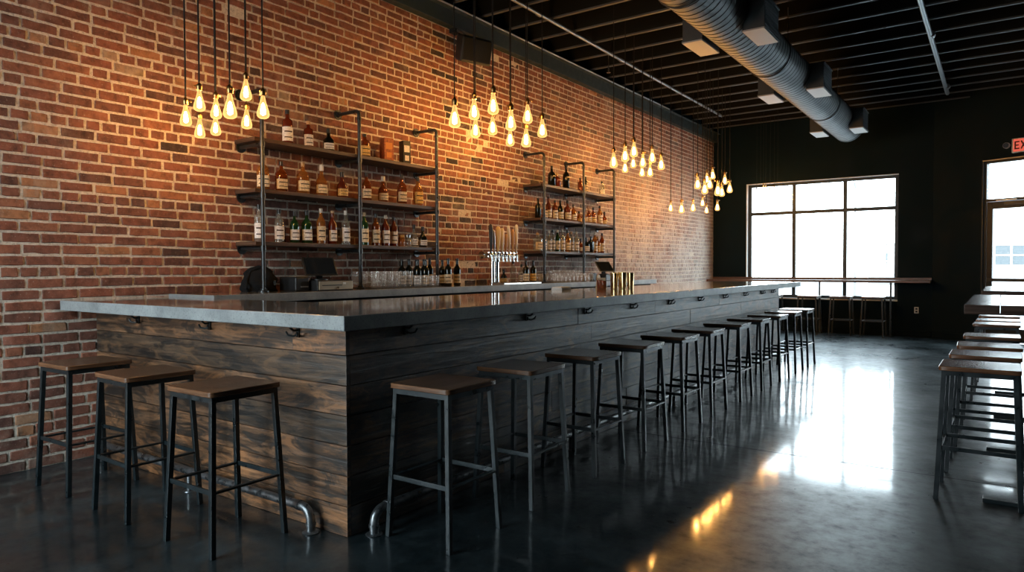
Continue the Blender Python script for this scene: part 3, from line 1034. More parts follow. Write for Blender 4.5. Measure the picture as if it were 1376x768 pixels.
# short face, boards along x
b = MB()
for r in range(NB):
    cuts = [0.008]
    while cuts[-1] < XB:
        cuts.append(cuts[-1] + rb.uniform(1.0, 2.6))
    cuts[-1] = XB
    if len(cuts) > 2 and cuts[-1] - cuts[-2] < 0.3: cuts.pop(-2)
    if r == NB - 1: cuts = [0.008, 2.13, XB]
    for a, c in zip(cuts[:-1], cuts[1:]):
        d = rb.uniform(-0.003, 0.002)
        tn = {6: 0.55, 5: 0.12, 4: 0.6, 3: 0.2, 2: 0.62, 1: 0.8, 0: 0.7}[r] + rb.uniform(-.12, .12)
        if r == 6 and a > 1: tn = 0.85
        b.box(a + 0.001, -0.0 + d * 0.5 - 0.0, r * HB + 0.0015, c - 0.001, 0.022, (r + 1) * HB - 0.0015, 'barn', 0, tn)
b.build('plank_cladding', bar, bevel=0.002)
# long face, boards along y; tints lowered to paint this side's shade
b = MB()
for r in range(NB):
    cuts = [0.0]
    while cuts[-1] < YE:
        cuts.append(cuts[-1] + rb.uniform(0.9, 2.4))
    cuts[-1] = YE
    if cuts[-1] - cuts[-2] < 0.4: cuts.pop(-2)
    for a, c in zip(cuts[:-1], cuts[1:]):
        d = rb.uniform(-0.003, 0.002)
        b.box(XB - 0.023, a + (0.0225 if a == 0 else 0.001), r * HB + 0.0015, XB + d * 0.5, c - 0.001, (r + 1) * HB - 0.0015, 'barn', 1, rb.uniform(0.0, 0.38))
b.build('plank_cladding', bar, bevel=0.002)
b = MB()
for r in range(NB):
    b.box(1.85, YE + 0.0, r * HB + 0.0015, XB - 0.001, YE + 0.02, (r + 1) * HB - 0.0015, 'barn', 0, rb.uniform(0.1, 0.6))
b.build('plank_cladding', bar, bevel=0.002)
# bag hooks
hm = MB()
hm.box(-0.012, -0.006, -0.018, 0.012, 0.0, 0.040, 'metal')
hm.tube([(0, -0.006, 0.018), (0, -0.03, 0.018), (0, -0.048, 0.032)], 0.006, 'metal', 8)
for s in (-1, 1):
    hm.tube([(0, -0.006, -0.004), (s * 0.02, -0.018, -0.012), (s * 0.038, -0.034, -0.006), (s * 0.046, -0.040, 0.012)], 0.0055, 'metal', 8)
hmesh = hm.mesh('hook', 50)
def hook(x, y, z, rz):
    o = bpy.data.objects.new('hook', hmesh); COL.objects.link(o); o.parent = bar
    o.location = (x, y, z); o.rotation_euler = (0, 0, rz)
for x in (0.594, 1.392, 2.179):
    hook(x, -0.002, 0.948, 0)
for y in (0.394, 1.506, 2.27, 3.05, 3.85, 4.62, 5.38, 6.13, 6.85, 7.34):
    hook(XB + 0.002, y, 0.948, math.pi / 2)

# concrete top, one L-shaped casting
b = MB(); mi = b.mi('concrete')
poly = [(0.006, SY), (SX, SY), (SX, YSE), (XI, YSE), (XI, YI), (0.006, YI)]
for z in (SL - ST, SL):
    b.v += [(x, y, z) for x, y in poly]
b.face([5, 4, 3, 2, 1, 0], mi); b.face([6, 7, 8, 9, 10, 11], mi)
for i in range(6):
    j = (i + 1) % 6
    b.face([i, j, 6 + j, 6 + i], mi)
tag(b.build('concrete_countertop', bevel=0.004), 'thick L-shaped polished grey concrete top of the bar', 'countertop')

# back bar
bb = thing('back_bar_counter', 'long low counter with a concrete top against the brick wall', 'counter')
b = MB(); b.box(0.006, YI + 0.002, 1.09 - 0.065, 0.60, 7.98, 1.09, 'concrete'); b.build('counter_top', bb, bevel=0.003)
yy = YI + 0.01
b = MB(); b.box(0.008, yy, 0.08, 0.54, 7.9, 1.022, 'joist'); b.box(0.008, yy, 0, 0.48, 7.9, 0.08, 'black'); b.build('cabinet_body', bb)
for i in range(9):
    a = yy + 0.01 + i * (7.88 - yy) / 9; c = yy + (i + 1) * (7.88 - yy) / 9
    d = MB(); d.box(0.541, a, 0.10, 0.56, c, 1.0, 'metal'); dd = d.build('cabinet_door', bb, bevel=0.002)
    h = MB(); h.tube([(0.561, c - 0.06, 0.75), (0.585, c - 0.06, 0.75), (0.585, c - 0.06, 0.9), (0.561, c - 0.06, 0.9)], 0.006, 'steel', 8); h.build('handle', dd, smooth=40)

# inner work shelf on the staff side of the bar
b = MB(); b.box(1.30, 0.62, 0.78, 1.848, 7.6, 0.82, 'steel'); b.box(1.34, 0.62, 0.0, 1.36, 0.66, 0.78, 'steel')
b.box(1.34, 7.56, 0.0, 1.36, 7.6, 0.78, 'steel'); b.box(1.34, 4.0, 0.0, 1.36, 4.04, 0.78, 'steel')
tag(b.build('work_counter', bevel=0.003), 'steel work counter on the staff side under the bar top', 'counter')

# foot rails
def elbow(p0, p1, p2, rad, n=7):
    """corner p1 rounded with radius rad"""
    p0, p1, p2 = Vector(p0), Vector(p1), Vector(p2)
    a = p1 + (p0 - p1).normalized() * rad; c = p1 + (p2 - p1).normalized() * rad
    out = []
    for i in range(n + 1):
        t_ = i / n
        out.append((1 - t_) ** 2 * a + 2 * t_ * (1 - t_) * p1 + t_ ** 2 * c)
    return out
def foot_rail(a, c, label, posts):
    t = thing('foot_rail', label, 'foot rail')
    a, c = Vector(a), Vector(c)
    z = 0.118
    up = Vector((0, 0, z))
    r = 0.0215
    pts = [a] + elbow(a, a + up, c + up, 0.075) + elbow(a + up, c + up, c, 0.075) + [c]
    b = MB(); b.tube(pts, r, 'railpipe', 16)
    b.build('rail_pipe', t, smooth=50)
    dirv = (c - a).normalized()
    for e, s in ((a, 1), (c, -1)):
        g = MB(); g.lathe([(0.0, 0), (0.040, 0), (0.042, 0.004), (0.030, 0.010), (0.0, 0.010)], 'railpipe', 20, c=tuple(e)); g.build('floor_flange', t, smooth=40)
        g = MB(); g.tube([e + Vector((0, 0, 0.036)), e + Vector((0, 0, 0.05))], r + 0.0035, 'railpipe', 16)
        g.build('pipe_collar', t, smooth=40); g = MB()
        g.tube([e + up + dirv * s * 0.075, e + up + dirv * s * 0.09], r + 0.0035, 'railpipe', 16)
        g.build('pipe_collar', t, smooth=40)
    for p in posts:
        q = a + (c - a) * p
        g = MB(); g.tube([q, q + up], 0.014, 'railpipe', 12); g.lathe([(0.0, 0), (0.034, 0), (0.030, 0.007), (0, 0.007)], 'railpipe', 16, c=tuple(q)); g.build('support_post', t, smooth=40)
foot_rail((0.17, -0.058, 0), (2.33, -0.058, 0), 'steel pipe foot rail along the short end of the bar', [0.5])
foot_rail((2.598, 0.10, 0), (2.598, 7.5, 0), 'steel pipe foot rail along the long front of the bar', [0.25, 0.5, 0.75])

# ================================================================== STOOLS
def make_stool(label, group, seat='seat'):
    """base at the floor, seat centre over the origin"""
    t = thing('bar_stool', label, 'bar stool', group=group)
    HT = 0.705
    tp, bt = 0.158, 0.188
    W = 0.024
    for sx, sy in ((-1, -1), (1, -1), (1, 1), (-1, 1)):
        g = MB()
        g.bar((sx * bt, sy * bt, 0.0), (sx * tp, sy * tp, HT), W, W, 'metal', side=(1, 0, 0))
        g.build('leg', t, bevel=0.002)
    z = 0.285
    q = bt + (tp - bt) * z / HT
    for i, (a, c) in enumerate((((-q, -q), (q, -q)), ((q, -q), (q, q)), ((q, q), (-q, q)), ((-q, q), (-q, -q)))):
        g = MB()
        d = Vector((c[0] - a[0], c[1] - a[1], 0)).normalized() * 0.012
        g.bar((a[0] + d.x, a[1] + d.y, z), (c[0] - d.x, c[1] - d.y, z), 0.010 if i % 2 == 0 else 0.022, 0.022 if i % 2 == 0 else 0.010, 'metal', side=(0, 1, 0) if i % 2 == 0 else (1, 0, 0))
        g.build('stretcher', t, bevel=0.0015)
    g = MB()
    e = tp + 0.0125
    g.box(-e, -e, 0.680, e, -e + 0.022, 0.7055, 'metal'); g.box(-e, e - 0.022, 0.680, e, e, 0.7055, 'metal')
    g.box(-e, -e + 0.022, 0.680, -e + 0.022, e - 0.022, 0.7055, 'metal'); g.box(e - 0.022, -e + 0.022, 0.680, e, e - 0.022, 0.7055, 'metal')
    g.build('seat_frame', t, bevel=0.001)
    # wooden seat with rounded corners, gently dished, glued up from four boards
    b = MB()
    S = 0.184; R = 0.022
    b2 = MB(); mi = b2.mi(seat)
    nx = 16
    def clampc(x, y):
        # pull the corners in
        ax, ay = abs(x), abs(y)
        if ax > S - R and ay > S - R:
            dx, dy = ax - (S - R), ay - (S - R)
            l = math.hypot(dx, dy)
            mxx = max(dx, dy)
            if l > 1e-6:
                k = mxx / l
                dx, dy = dx * k, dy * k
            return math.copysign(S - R + dx, x), math.copysign(S - R + dy, y)
        return x, y
    coords = [-S, -S + R * .35, -S + R] + [-S + R + (2 * S - 2 * R) * i / 8 for i in range(1, 8)] + [S - R, S - R * .35, S]
    n = len(coords)
    vt = {}
    def z_top(x, y): return 0.730 - 0.005 * max(0, 1 - (x / S) ** 2) * max(0, 1 - (y / S) ** 2)
    uo = (rnd.random() * 40, rnd.random() * 40)
    for lay, zf in enumerate((0, 1)):
        for j in range(n):
            for i in range(n):
                x, y = clampc(coords[i], coords[j])
                if lay == 0: vz = 0.706; fx = 1.0
                else: vz = z_top(x, y)
                b2.v.append((x, y, vz))
    def vid(l, i, j): return l * n * n + j * n + i
    for j in range(n - 1):
        for i in range(n - 1):
            cxm = (coords[i] + coords[i + 1]) / 2
            tint = [0.35, 0.7, 0.45, 0.6][min(3, int((cxm + S) / (2 * S) * 4))]
            ids = [vid(1, i, j), vid(1, i + 1, j), vid(1, i + 1, j + 1), vid(1, i, j + 1)]
            b2.face(ids, mi, [(b2.v[k][1] + uo[0] + tint * 7, b2.v[k][0] + uo[1]) for k in ids], tint)
            ids = [vid(0, i, j), vid(0, i, j + 1), vid(0, i + 1, j + 1), vid(0, i + 1, j)]
            b2.face(ids, mi, [(b2.v[k][1] + uo[0], b2.v[k][0] + uo[1]) for k in ids], tint)
    ring = [(i, 0) for i in range(n)] + [(n - 1, j) for j in range(1, n)] + [(i, n - 1) for i in range(n - 2, -1, -1)] + [(0, j) for j in range(n - 2, 0, -1)]
    for a in range(len(ring)):
        c = (a + 1) % len(ring)
        ids = [vid(0, *ring[a]), vid(0, *ring[c]), vid(1, *ring[c]), vid(1, *ring[a])]
        b2.face(ids, mi, [(b2.v[k][1] + b2.v[k][0] + uo[0], b2.v[k][2] + uo[1]) for k in ids], 0.8)
    so = b2.build('seat', t, smooth=45, bevel=0.003)
    return t


proto = make_stool('brown-seated bar stool nearest the brick wall, at the short end of the bar', 'stools at the short end of the bar')
index_kids(proto)
proto.location = (0.60, -0.32, 0); proto.rotation_euler = (0, 0, math.radians(2))
def stool(x, y, rz, label, group):
    s = copy_tree(proto)
    s.location = (x, y, 0); s.rotation_euler = (0, 0, math.radians(rz))
    s['label'] = label; s['group'] = group
    return s
stool(1.315, -0.325, -1.5, 'brown-seated bar stool, the middle of the three at the short end of the bar', 'stools at the short end of the bar')
stool(2.04, -0.32, 0.5, 'brown-seated bar stool nearest the bar corner, at the short plank end', 'stools at the short end of the bar')
ys = [0.318, 0.985, 1.68, 2.40, 3.10, 3.75, 4.53, 5.25, 5.95, 6.637, 7.295]
for i, y in enumerate(ys):
    if i == 0: lb = 'bar stool along the long plank front, nearest the bar corner'
    elif i == len(ys) - 1: lb = 'bar stool along the long plank front, the farthest, beside the bar end'
    else: lb = 'bar stool along the long plank front, %s counted from the bar corner' % ORD[i]
    stool(2.85 + rnd.uniform(-.006, .006), y, rnd.uniform(-1.2, 1.2), lb, 'stools along the long front of the bar')
rs = [(4.94, 2.40), (4.955, 3.02), (4.965, 3.62), (4.975, 4.44), (5.0, 5.83), (5.01, 6.40), (5.02, 7.15)]
for i, (x, y) in enumerate(rs):
    if i == 0: lb = 'dark bar stool nearest the camera at the left side of the tall wooden table'
    elif i < 4: lb = 'dark bar stool by the nearer tall table, %s from the near end' % ORD[i]
    else: lb = 'distant bar stool by the farther tall table, %s from the row\'s near end' % ORD[i]
    stool(x, y, rnd.uniform(-1.5, 1.5), lb, 'stools along the tall tables')
fx = [1.32, 2.02, 2.59, 3.13]
fl = ['bar stool under the window ledge, half hidden behind the bar end', 'bar stool under the window ledge, just right of the bar end',
      'bar stool in the middle under the window ledge', 'bar stool under the window ledge, nearest the thin ledge post']
for x, lb in zip(fx, fl):
    stool(x, 11.93, rnd.uniform(-2, 2), lb, 'stools under the window ledge')

# window ledge
t = thing('window_ledge', 'long brown wooden drinks ledge across the large window', 'ledge')
b = MB(); b.box(0.003, 11.93, 0.985, 4.012, YF - 0.003, 1.03, 'ledge', 0, 0.5); b.build('ledge_board', t, bevel=0.004)
b = MB(); b.box(0.003, YF - 0.035, 1.0305, 4.012, YF - 0.003, 1.075, 'ledge', 0, 0.3); b.build('back_strip', t, bevel=0.003)
for x, yl in ((2.15, 12.22), (3.40, 11.99)):
    b = MB(); b.box(x - 0.016, yl - 0.016, 0.0, x + 0.016, yl + 0.016, 0.984, 'metal'); b.box(x - 0.03, yl - 0.04, 0.0, x + 0.03, yl + 0.04, 0.006, 'metal'); b.build('leg', t, bevel=0.002)

# tall tables
def tall_table(x0, y0, y1, label, z=1.07):
    t = thing('tall_table', label, 'table', group='tall communal tables')
    w = 0.78
    b = MB()
    nb = 5
    for i in range(nb):
        a = x0 + i * w / nb; c = x0 + (i + 1) * w / nb
        e = rnd.uniform(-0.004, 0.004)
        b.box(a + 0.0008, y0 + 0.0, z - 0.05, c - 0.0008, y1, z + rnd.uniform(-0.001, 0), 'table', 1, rnd.uniform(0.2, 0.8))
    b.build('table_top', t, bevel=0.003)
    for y in (y0 + 0.16, y1 - 0.16):
        g = MB(); xc = x0 + w / 2
        g.box(xc - 0.04 , y - 0.04, 0.02, xc + 0.04, y + 0.04, z - 0.058, 'metal')
        g.build('leg', t, bevel=0.003)
        g = MB(); g.box(xc - 0.30, y - 0.035, 0.0, xc + 0.30, y + 0.035, 0.022, 'metal'); g.build('foot_plate', t, bevel=0.003)
        g = MB(); g.box(xc - 0.28, y - 0.03, z - 0.058, xc + 0.28, y + 0.03, z - 0.050, 'metal')
        g.build('top_plate', t, bevel=0.003)
    return t
tall_table(4.870, 2.17, 3.78, 'nearer tall wooden table with a thick plank top beside the row of stools')
tall_table(4.900, 4.75, 6.45, 'farther tall wooden table behind the first one, toward the glass door')

# ================================================================== SHELF RACKS
def rack(posts, y0, y1, ztops, shelves, label):
    t = thing('pipe_shelf_rack', label, 'shelf rack')
    xp, r = 0.292, 0.0165
    for (yp, zt) in zip(posts, ztops):
        g = MB()
        A, B, C_ = (xp, yp, 1.091), (xp, yp, zt), (0.004, yp, zt)
        pts = [A] + elbow(A, B, C_, 0.05) + [C_]
        g.tube(pts, r, 'pipe', 14)
        for zz in shelves:
            g.tube([(xp, yp, zz - 0.075), (xp, yp, zz - 0.035)], r + 0.006, 'pipe', 14)
        g.tube([(xp, yp, zt - 0.085), (xp, yp, zt - 0.06)], r + 0.005, 'pipe', 14)
        g.build('pipe_post', t, smooth=50)
        g = MB(); g.tube([(0.002, yp, zt), (0.012, yp, zt)], 0.045, 'pipe', 20); g.tube([(0.012, yp, zt), (0.03, yp, zt)], 0.026, 'pipe', 16); g.build('wall_flange', t, smooth=40)
        g = MB(); g.lathe([(0, 0), (0.042, 0), (0.042, 0.008), (0.025, 0.012), (0.025, 0.026), (0, 0.026)], 'pipe', 20, c=(xp, yp, 1.091)); g.build('floor_flange', t, smooth=40)
    for zz in shelves:
        g = MB(); g.box(0.003, y0, zz - 0.032, 0.272, y1, zz, 'shelf', 1, rnd.uniform(0.4, 0.7)); g.build('shelf_board', t, bevel=0.003)
        for yp in posts:
            g = MB()
            g.tube([(0.004, yp, zz - 0.055), (xp, yp, zz - 0.055)], r, 'pipe', 12)
            g.tube([(0.002, yp, zz - 0.055), (0.012, yp, zz - 0.055)], 0.042, 'pipe', 18)
            g.build('shelf_bracket', t, smooth=40)
    return t
S1 = [2.305, 1.905, 1.488]
S2 = [2.345, 1.912, 1.490]
rack([1.112, 2.118, 3.160], 1.058, 3.20, [2.672, 2.694, 2.694], S1, 'nearer black pipe rack with three dark wooden shelves of bottles on the brick wall')
rack([5.200, 6.215, 7.135], 5.145, 7.20, [2.732, 2.732, 2.738], S2, 'farther black pipe rack with three shelves of bottles beyond the beer taps')

# ================================================================== BOTTLES
BPROF = {
    'round':  [(0.80, 0), (1.0, 0.02), (1.0, 0.58), (0.92, 0.66), (0.45, 0.76), (0.34, 0.80), (0.34, 0.93)],
    'stout':  [(0.85, 0), (1.0, 0.03), (1.0, 0.52), (0.93, 0.62), (0.6, 0.70), (0.32, 0.74), (0.30, 0.90)],
    'wine':   [(0.85, 0), (1.0, 0.02), (1.0, 0.58), (0.85, 0.66), (0.42, 0.74), (0.36, 0.80), (0.36, 0.98)],
    'tall':   [(0.85, 0), (1.0, 0.02), (1.0, 0.66), (0.95, 0.70), (0.42, 0.76), (0.36, 0.80), (0.36, 0.93)],
    'squat':  [(0.90, 0), (1.0, 0.04), (1.0, 0.40), (0.90, 0.52), (0.5, 0.62), (0.34, 0.68), (0.34, 0.86)],
}
MESHES = {}
def bottle_meshes(kind, glass, label, cap, h, w, sq):
    key = (kind, glass, label, cap, round(h, 2), round(w, 3), sq)
    if key in MESHES: return MESHES[key]
    R = w / 2
    nn = 4.5 if sq else 2.0
    pr = [(r * R, z * h) for r, z in BPROF[kind]]
    b = MB(); b.lathe(pr, glass, 16, n=nn if sq else 2.0)
    body = b.mesh('bottle_glass', 50)
    neck = pr[-1][0]; zt = pr[-1][1]
    c = MB(); c.lathe([(neck * 1.15, zt - 0.05 * h), (neck * 1.2, zt), (neck * 1.15, h), (0, h)], cap, 12)
    capm = c.mesh('cap', 50)
    lab = None
    if label:
        z0, z1 = (0.10 * h, 0.42 * h)
        if kind == 'squat': z1 = 0.36 * h
        if kind in ('tall', 'round'): z1 = 0.50 * h
        l = MB(); k0 = 0; mi = l.mi(label); mp = l.mi('l_print')
        seg = 14; A0, A1 = math.radians(-78), math.radians(78)
        zs = [z0, z0 + (z1 - z0) * 0.22, z0 + (z1 - z0) * 0.30, z0 + (z1 - z0) * 0.62, z0 + (z1 - z0) * 0.72, z1]
        for z in zs:
            for j in range(seg + 1):
                a = A0 + (A1 - A0) * j / seg
                ca, sa = math.cos(a), math.sin(a)
                q = (abs(ca) ** nn + abs(sa) ** nn) ** (-1 / nn)
                l.v.append((R * 1.015 * ca * q, R * 1.015 * sa * q, z))
        for i in range(len(zs) - 1):
            for j in range(seg):
                a = i * (seg + 1) + j
                dark = (i in (1, 3)) and 3 <= j <= seg - 4
                l.face([a, a + 1, a + seg + 2, a + seg + 1], mp if dark else mi)
        lab = l.mesh('paper_label', 60)
    MESHES[key] = (body, capm, lab)
    return MESHES[key]

def bottle(x, y, z, kind, glass, label, cap, h, w, sq, text, group, name='spirit_bottle', rz=None):
    t = thing(name, text, 'bottle', (x, y, z), rnd.uniform(-0.5, -0.15) if rz is None else rz, group)
    me = bottle_meshes(kind, glass, label, cap, h, w, sq)
    for nme, mm in zip(('bottle_glass', 'cap', 'paper_label'), me):
        if mm is None: continue
        o = bpy.data.objects.new(nme, mm); COL.objects.link(o); o.parent = t
    return t

def carton(x, y, z, w, d, h, mat, pm, text):
    t = thing('bottle_carton', text, 'box', (x, y, z), -0.3)
    b = MB(); b.box(-d / 2, -w / 2, 0, d / 2, w / 2, h, mat); b.build('carton_body', t, bevel=0.003)
    g = MB()
    g.box(d / 2 + 0.0004, -w * 0.35, h * 0.52, d / 2 + 0.0012, w * 0.35, h * 0.80, pm)
    g.box(d / 2 + 0.0004, -w * 0.25, h * 0.16, d / 2 + 0.0012, w * 0.28, h * 0.38, pm)
    g.build('printed_panel', t)
    return t

CN = {'g_clear': 'clear', 'g_amber': 'amber', 'g_gold': 'golden', 'g_red': 'red-brown', 'g_green': 'green', 'g_dark': 'black'}
LN = {'l_cream': 'cream label', 'l_white': 'white label', 'l_gold': 'yellow label', None: 'no label'}
KN = {'round': 'round', 'stout': 'broad', 'wine': 'slim', 'tall': 'tall', 'squat': 'squat'}
# y, height, kind, glass, label, cap, width, square
rows = {
 ('top shelf of the nearer rack', S1[0]): [
   (1.45, .290, 'tall', 'g_red', 'l_white', 'cap_black', .088, 0), (1.67, .235, 'tall', 'g_red', 'l_white', 'cap_wood', .080, 0), (1.88, .205, 'squat', 'g_dark', 'l_white', 'cap_black', .088, 1),
   (2.31, .225, 'tall', 'g_amber', 'l_gold', 'cap_black', .088, 1)],
 ('middle shelf of the nearer rack', S1[1]): [
   (1.215, .285, 'stout', 'g_gold', 'l_cream', 'cap_black', .094, 1), (1.385, .255, 'stout', 'g_amber', 'l_cream', 'cap_black', .088, 1), (1.60, .275, 'stout', 'g_gold', 'l_cream', 'cap_wood', .092, 1),
   (1.80, .275, 'squat', 'g_gold', 'l_cream', 'cap_white', .098, 0), (2.035, .240, 'squat', 'g_red', 'l_gold', 'cap_black', .100, 0), (2.32, .265, 'stout', 'g_amber', 'l_cream', 'cap_black', .082, 1),
   (2.545, .255, 'squat', 'g_amber', 'l_cream', 'cap_white', .098, 0), (2.79, .300, 'stout', 'g_amber', 'l_cream', 'cap_black', .086, 1), (3.03, .290, 'round', 'g_gold', 'l_gold', 'cap_black', .090, 1)],
 ('bottom shelf of the nearer rack', S1[2]): [
   (1.165, .300, 'tall', 'g_clear', 'l_white', 'cap_black', .074, 0), (1.365, .275, 'round', 'g_clear', 'l_white', 'cap_black', .080, 0), (1.512, .270, 'stout', 'g_green', 'l_white', 'cap_black', .080, 0), (1.64, .285, 'stout', 'g_green', 'l_white', 'cap_black', .092, 0),
   (1.785, .310, 'round', 'g_gold', 'l_cream', 'cap_white', .080, 0), (1.92, .300, 'wine', 'g_red', 'l_white', 'cap_wood', .080, 0), (2.07, .310, 'round', 'g_clear', 'l_white', 'cap_white', .078, 0),
   (2.30, .310, 'round', 'g_green', 'l_cream', 'cap_wood', .078, 0), (2.435, .305, 'round', 'g_amber', 'l_cream', 'cap_black', .078, 0), (2.56, .300, 'round', 'g_red', 'l_white', 'cap_white', .082, 0),
   (2.68, .290, 'round', 'g_red', 'l_white', 'cap_black', .078, 0), (2.965, .230, 'squat', 'g_clear', 'l_white', 'cap_black', .078, 0), (3.085, .210, 'squat', 'g_dark', 'l_white', 'cap_black', .080, 1)],
 ('top shelf of the farther rack', S2[0]): [
   (5.60, .280, 'stout', 'g_dark', None, 'cap_black', .090, 1), (5.72, .200, 'stout', 'g_red', None, 'cap_wood', .085, 1), (5.98, .330, 'stout', 'g_dark', None, 'cap_black', .095, 0),
   (6.36, .200, 'tall', 'g_amber', None, 'cap_black', .075, 0), (6.50, .230, 'tall', 'g_dark', 'l_cream', 'cap_black', .075, 0), (6.99, .215, 'stout', 'g_clear', 'l_white', 'cap_black', .085, 0)],
 ('middle shelf of the farther rack', S2[1]): [
   (5.27, .260, 'wine', 'g_dark', None, 'cap_black', .080, 0), (5.42, .220, 'round', 'g_amber', 'l_cream', 'cap_white', .072, 0), (5.53, .300, 'wine', 'g_red', 'l_white', 'cap_black', .084, 0), (5.68, .265, 'round', 'g_amber', 'l_white', 'cap_black', .082, 0), (5.82, .275, 'stout', 'g_dark', 'l_white', 'cap_black', .088, 0),
   (6.02, .290, 'stout', 'g_red', 'l_white', 'cap_black', .10, 0), (6.17, .245, 'stout', 'g_gold', 'l_white', 'cap_black', .092, 0), (6.33, .16, 'squat', 'g_gold', 'l_gold', 'cap_black', .085, 0), (6.49, .215, 'squat', 'g_gold', 'l_cream', 'cap_black', .085, 0), (6.60, .220, 'stout', 'g_amber', 'l_cream', 'cap_wood', .08, 0),
   (6.74, .245, 'stout', 'g_amber', 'l_cream', 'cap_black', .092, 0), (6.94, .280, 'round', 'g_gold', 'l_white', 'cap_black', .085, 0), (7.07, .200, 'squat', 'g_amber', 'l_cream', 'cap_black', .08, 0)],
 ('bottom shelf of the farther rack', S2[2]): [
   (5.26, .235, 'tall', 'g_clear', 'l_cream', 'cap_wood', .10, 1), (5.42, .24, 'stout', 'g_clear', 'l_white', 'cap_black', .08, 0), (5.52, .275, 'round', 'g_clear', 'l_white', 'cap_white', .075, 0), (5.63, .29, 'tall', 'g_clear', 'l_white', 'cap_black', .07, 0), (5.75, .295, 'round', 'g_green', 'l_white', 'cap_white', .075, 0),
   (5.87, .31, 'round', 'g_clear', 'l_white', 'cap_white', .08, 0), (5.99, .300, 'stout', 'g_gold', 'l_cream', 'cap_black', .09, 0), (6.11, .285, 'tall', 'g_clear', 'l_white', 'cap_wood', .075, 0), (6.24, .29, 'round', 'g_clear', 'l_white', 'cap_white', .08, 0), (6.36, .20, 'squat', 'g_amber', 'l_white', 'cap_black', .08, 0),
   (6.53, .22, 'stout', 'g_dark', 'l_white', 'cap_black', .088, 1), (6.66, .24, 'tall', 'g_dark', None, 'cap_black', .075, 1), (6.78, .30, 'round', 'g_gold', 'l_white', 'cap_white', .08, 0), (6.89, .25, 'stout', 'g_gold', 'l_cream', 'cap_wood', .08, 0), (7.01, .30, 'round', 'g_amber', 'l_white', 'cap_black', .08, 0)],
}
for (where, zz), lst in rows.items():
    for i, (y, h, kind, gl, lb, cp, w, sq) in enumerate(lst):
        txt = '%s %s bottle with %s, %s bottle from the near end of the %s' % (KN[kind], CN[gl], LN[lb], ORD[i], where)
        if len(txt.split()) > 16:
            txt = '%s bottle with %s, %s from the near end, %s' % (CN[gl], LN[lb], ORD[i], where)
        bottle(0.155 + rnd.uniform(-.008, .008), y, zz + 0.0005, kind, gl, lb, cp, h, w, sq, txt, 'bottles on the ' + where)
# bottles of the back row on the bottom shelf of the nearer rack
for (y, h, gl, txt) in ((1.44, .20, 'g_amber', 'small amber bottle behind the front row, between clear and green ones, nearer rack bottom shelf'),
                        (1.715, .22, 'g_red', 'small red-brown bottle behind the green one on the nearer rack bottom shelf'),
                        (2.00, .21, 'g_amber', 'small amber bottle at the back beside the middle post, nearer rack bottom shelf')):
    bottle(0.065, y, S1[2] + 0.0005, 'tall', gl, None, 'cap_black', h, .08, 0, txt, 'bottles on the bottom shelf of the nearer rack')
carton(0.155, 2.59, S1[0] + 0.0005, 0.10, 0.10, 0.225, 'box_orange', 'box_print', 'orange-brown bottle carton on the top shelf of the nearer rack')
carton(0.155, 2.84, S1[0] + 0.0005, 0.085, 0.085, 0.235, 'black', 'l_white', 'slim black bottle carton on the top shelf, near its far end')
# little jars on the bottom shelf
for y, c_, lb in ((2.785, 'g_gold', 'small yellow jar beside the bottles on the bottom shelf of the nearer rack'), (2.872, 'g_clear', 'small clear jar on the bottom shelf of the nearer rack')):
    t = thing('spice_jar', lb, 'jar', (0.155, y, S1[2] + 0.0005))
    b = MB(); b.lathe([(0.030, 0), (0.033, 0.01), (0.033, 0.085), (0.026, 0.095)], c_, 16); b.build('jar_glass', t, smooth=50)
    b = MB(); b.lathe([(0.028, 0.0955), (0.029, 0.118), (0, 0.118)], 'l_gold' if c_ == 'g_gold' else 'steel', 16); b.build('lid', t, smooth=50)

# wine bottles at the end of the near back bar
ZC = 1.0905
wl = [(0.20, 2.74, .27), (0.20, 2.84, .275), (0.30, 2.86, .27), (0.20, 2.95, .27), (0.33, 2.94, .27), (0.20, 3.06, .28), (0.37, 3.24, .285), (0.18, 3.17, .29), (0.34, 3.42, .28), (0.22, 3.32, .27)]
for i, (x, y, h) in enumerate(wl):
    front = x > 0.3
    txt = 'dark wine bottle with pale label on the back counter, %s, %s from the tumblers' % ('front row' if front else 'back row', ORD[[w for w in wl if (w[0] > 0.3) == front].index((x, y, h))])
    bottle(x, y, ZC, 'wine', 'g_dark', 'l_cream' if front else 'l_white', 'cap_black', h, .076, 0, txt, 'wine bottles on the back counter', 'wine_bottle', rz=-0.9)
# bottles between taps and farther rack
for (x, y, h, kind, gl, lb, txt, w) in (
    (0.12, 4.36, .19, 'squat', 'g_amber', 'l_gold', 'short amber bottle with yellow label just right of the tap tower', .08),
    (0.14, 4.53, .17, 'squat', 'g_dark', 'l_gold', 'short dark bottle with yellow label right of the tap tower', .08),
    (0.16, 4.70, .27, 'round', 'g_clear', None, 'clear bottle without label between the taps and the dark wine bottles', .08),
    (0.20, 4.82, .23, 'stout', 'g_clear', 'l_white', 'clear bottle with white label beside the dark wine bottles', .08),
    (0.30, 4.77, .275, 'wine', 'g_dark', 'l_cream', 'dark wine bottle with cream label, left of the pair before the farther rack', .078),
    (0.30, 4.93, .275, 'wine', 'g_dark', 'l_gold', 'dark wine bottle with yellow label, right of the pair before the farther rack', .078)):
    bottle(x, y, ZC, kind, gl, lb, 'cap_black', h, w, 0, txt, 'bottles between the taps and the farther rack', 'wine_bottle' if kind == 'wine' else 'spirit_bottle', rz=-0.8)

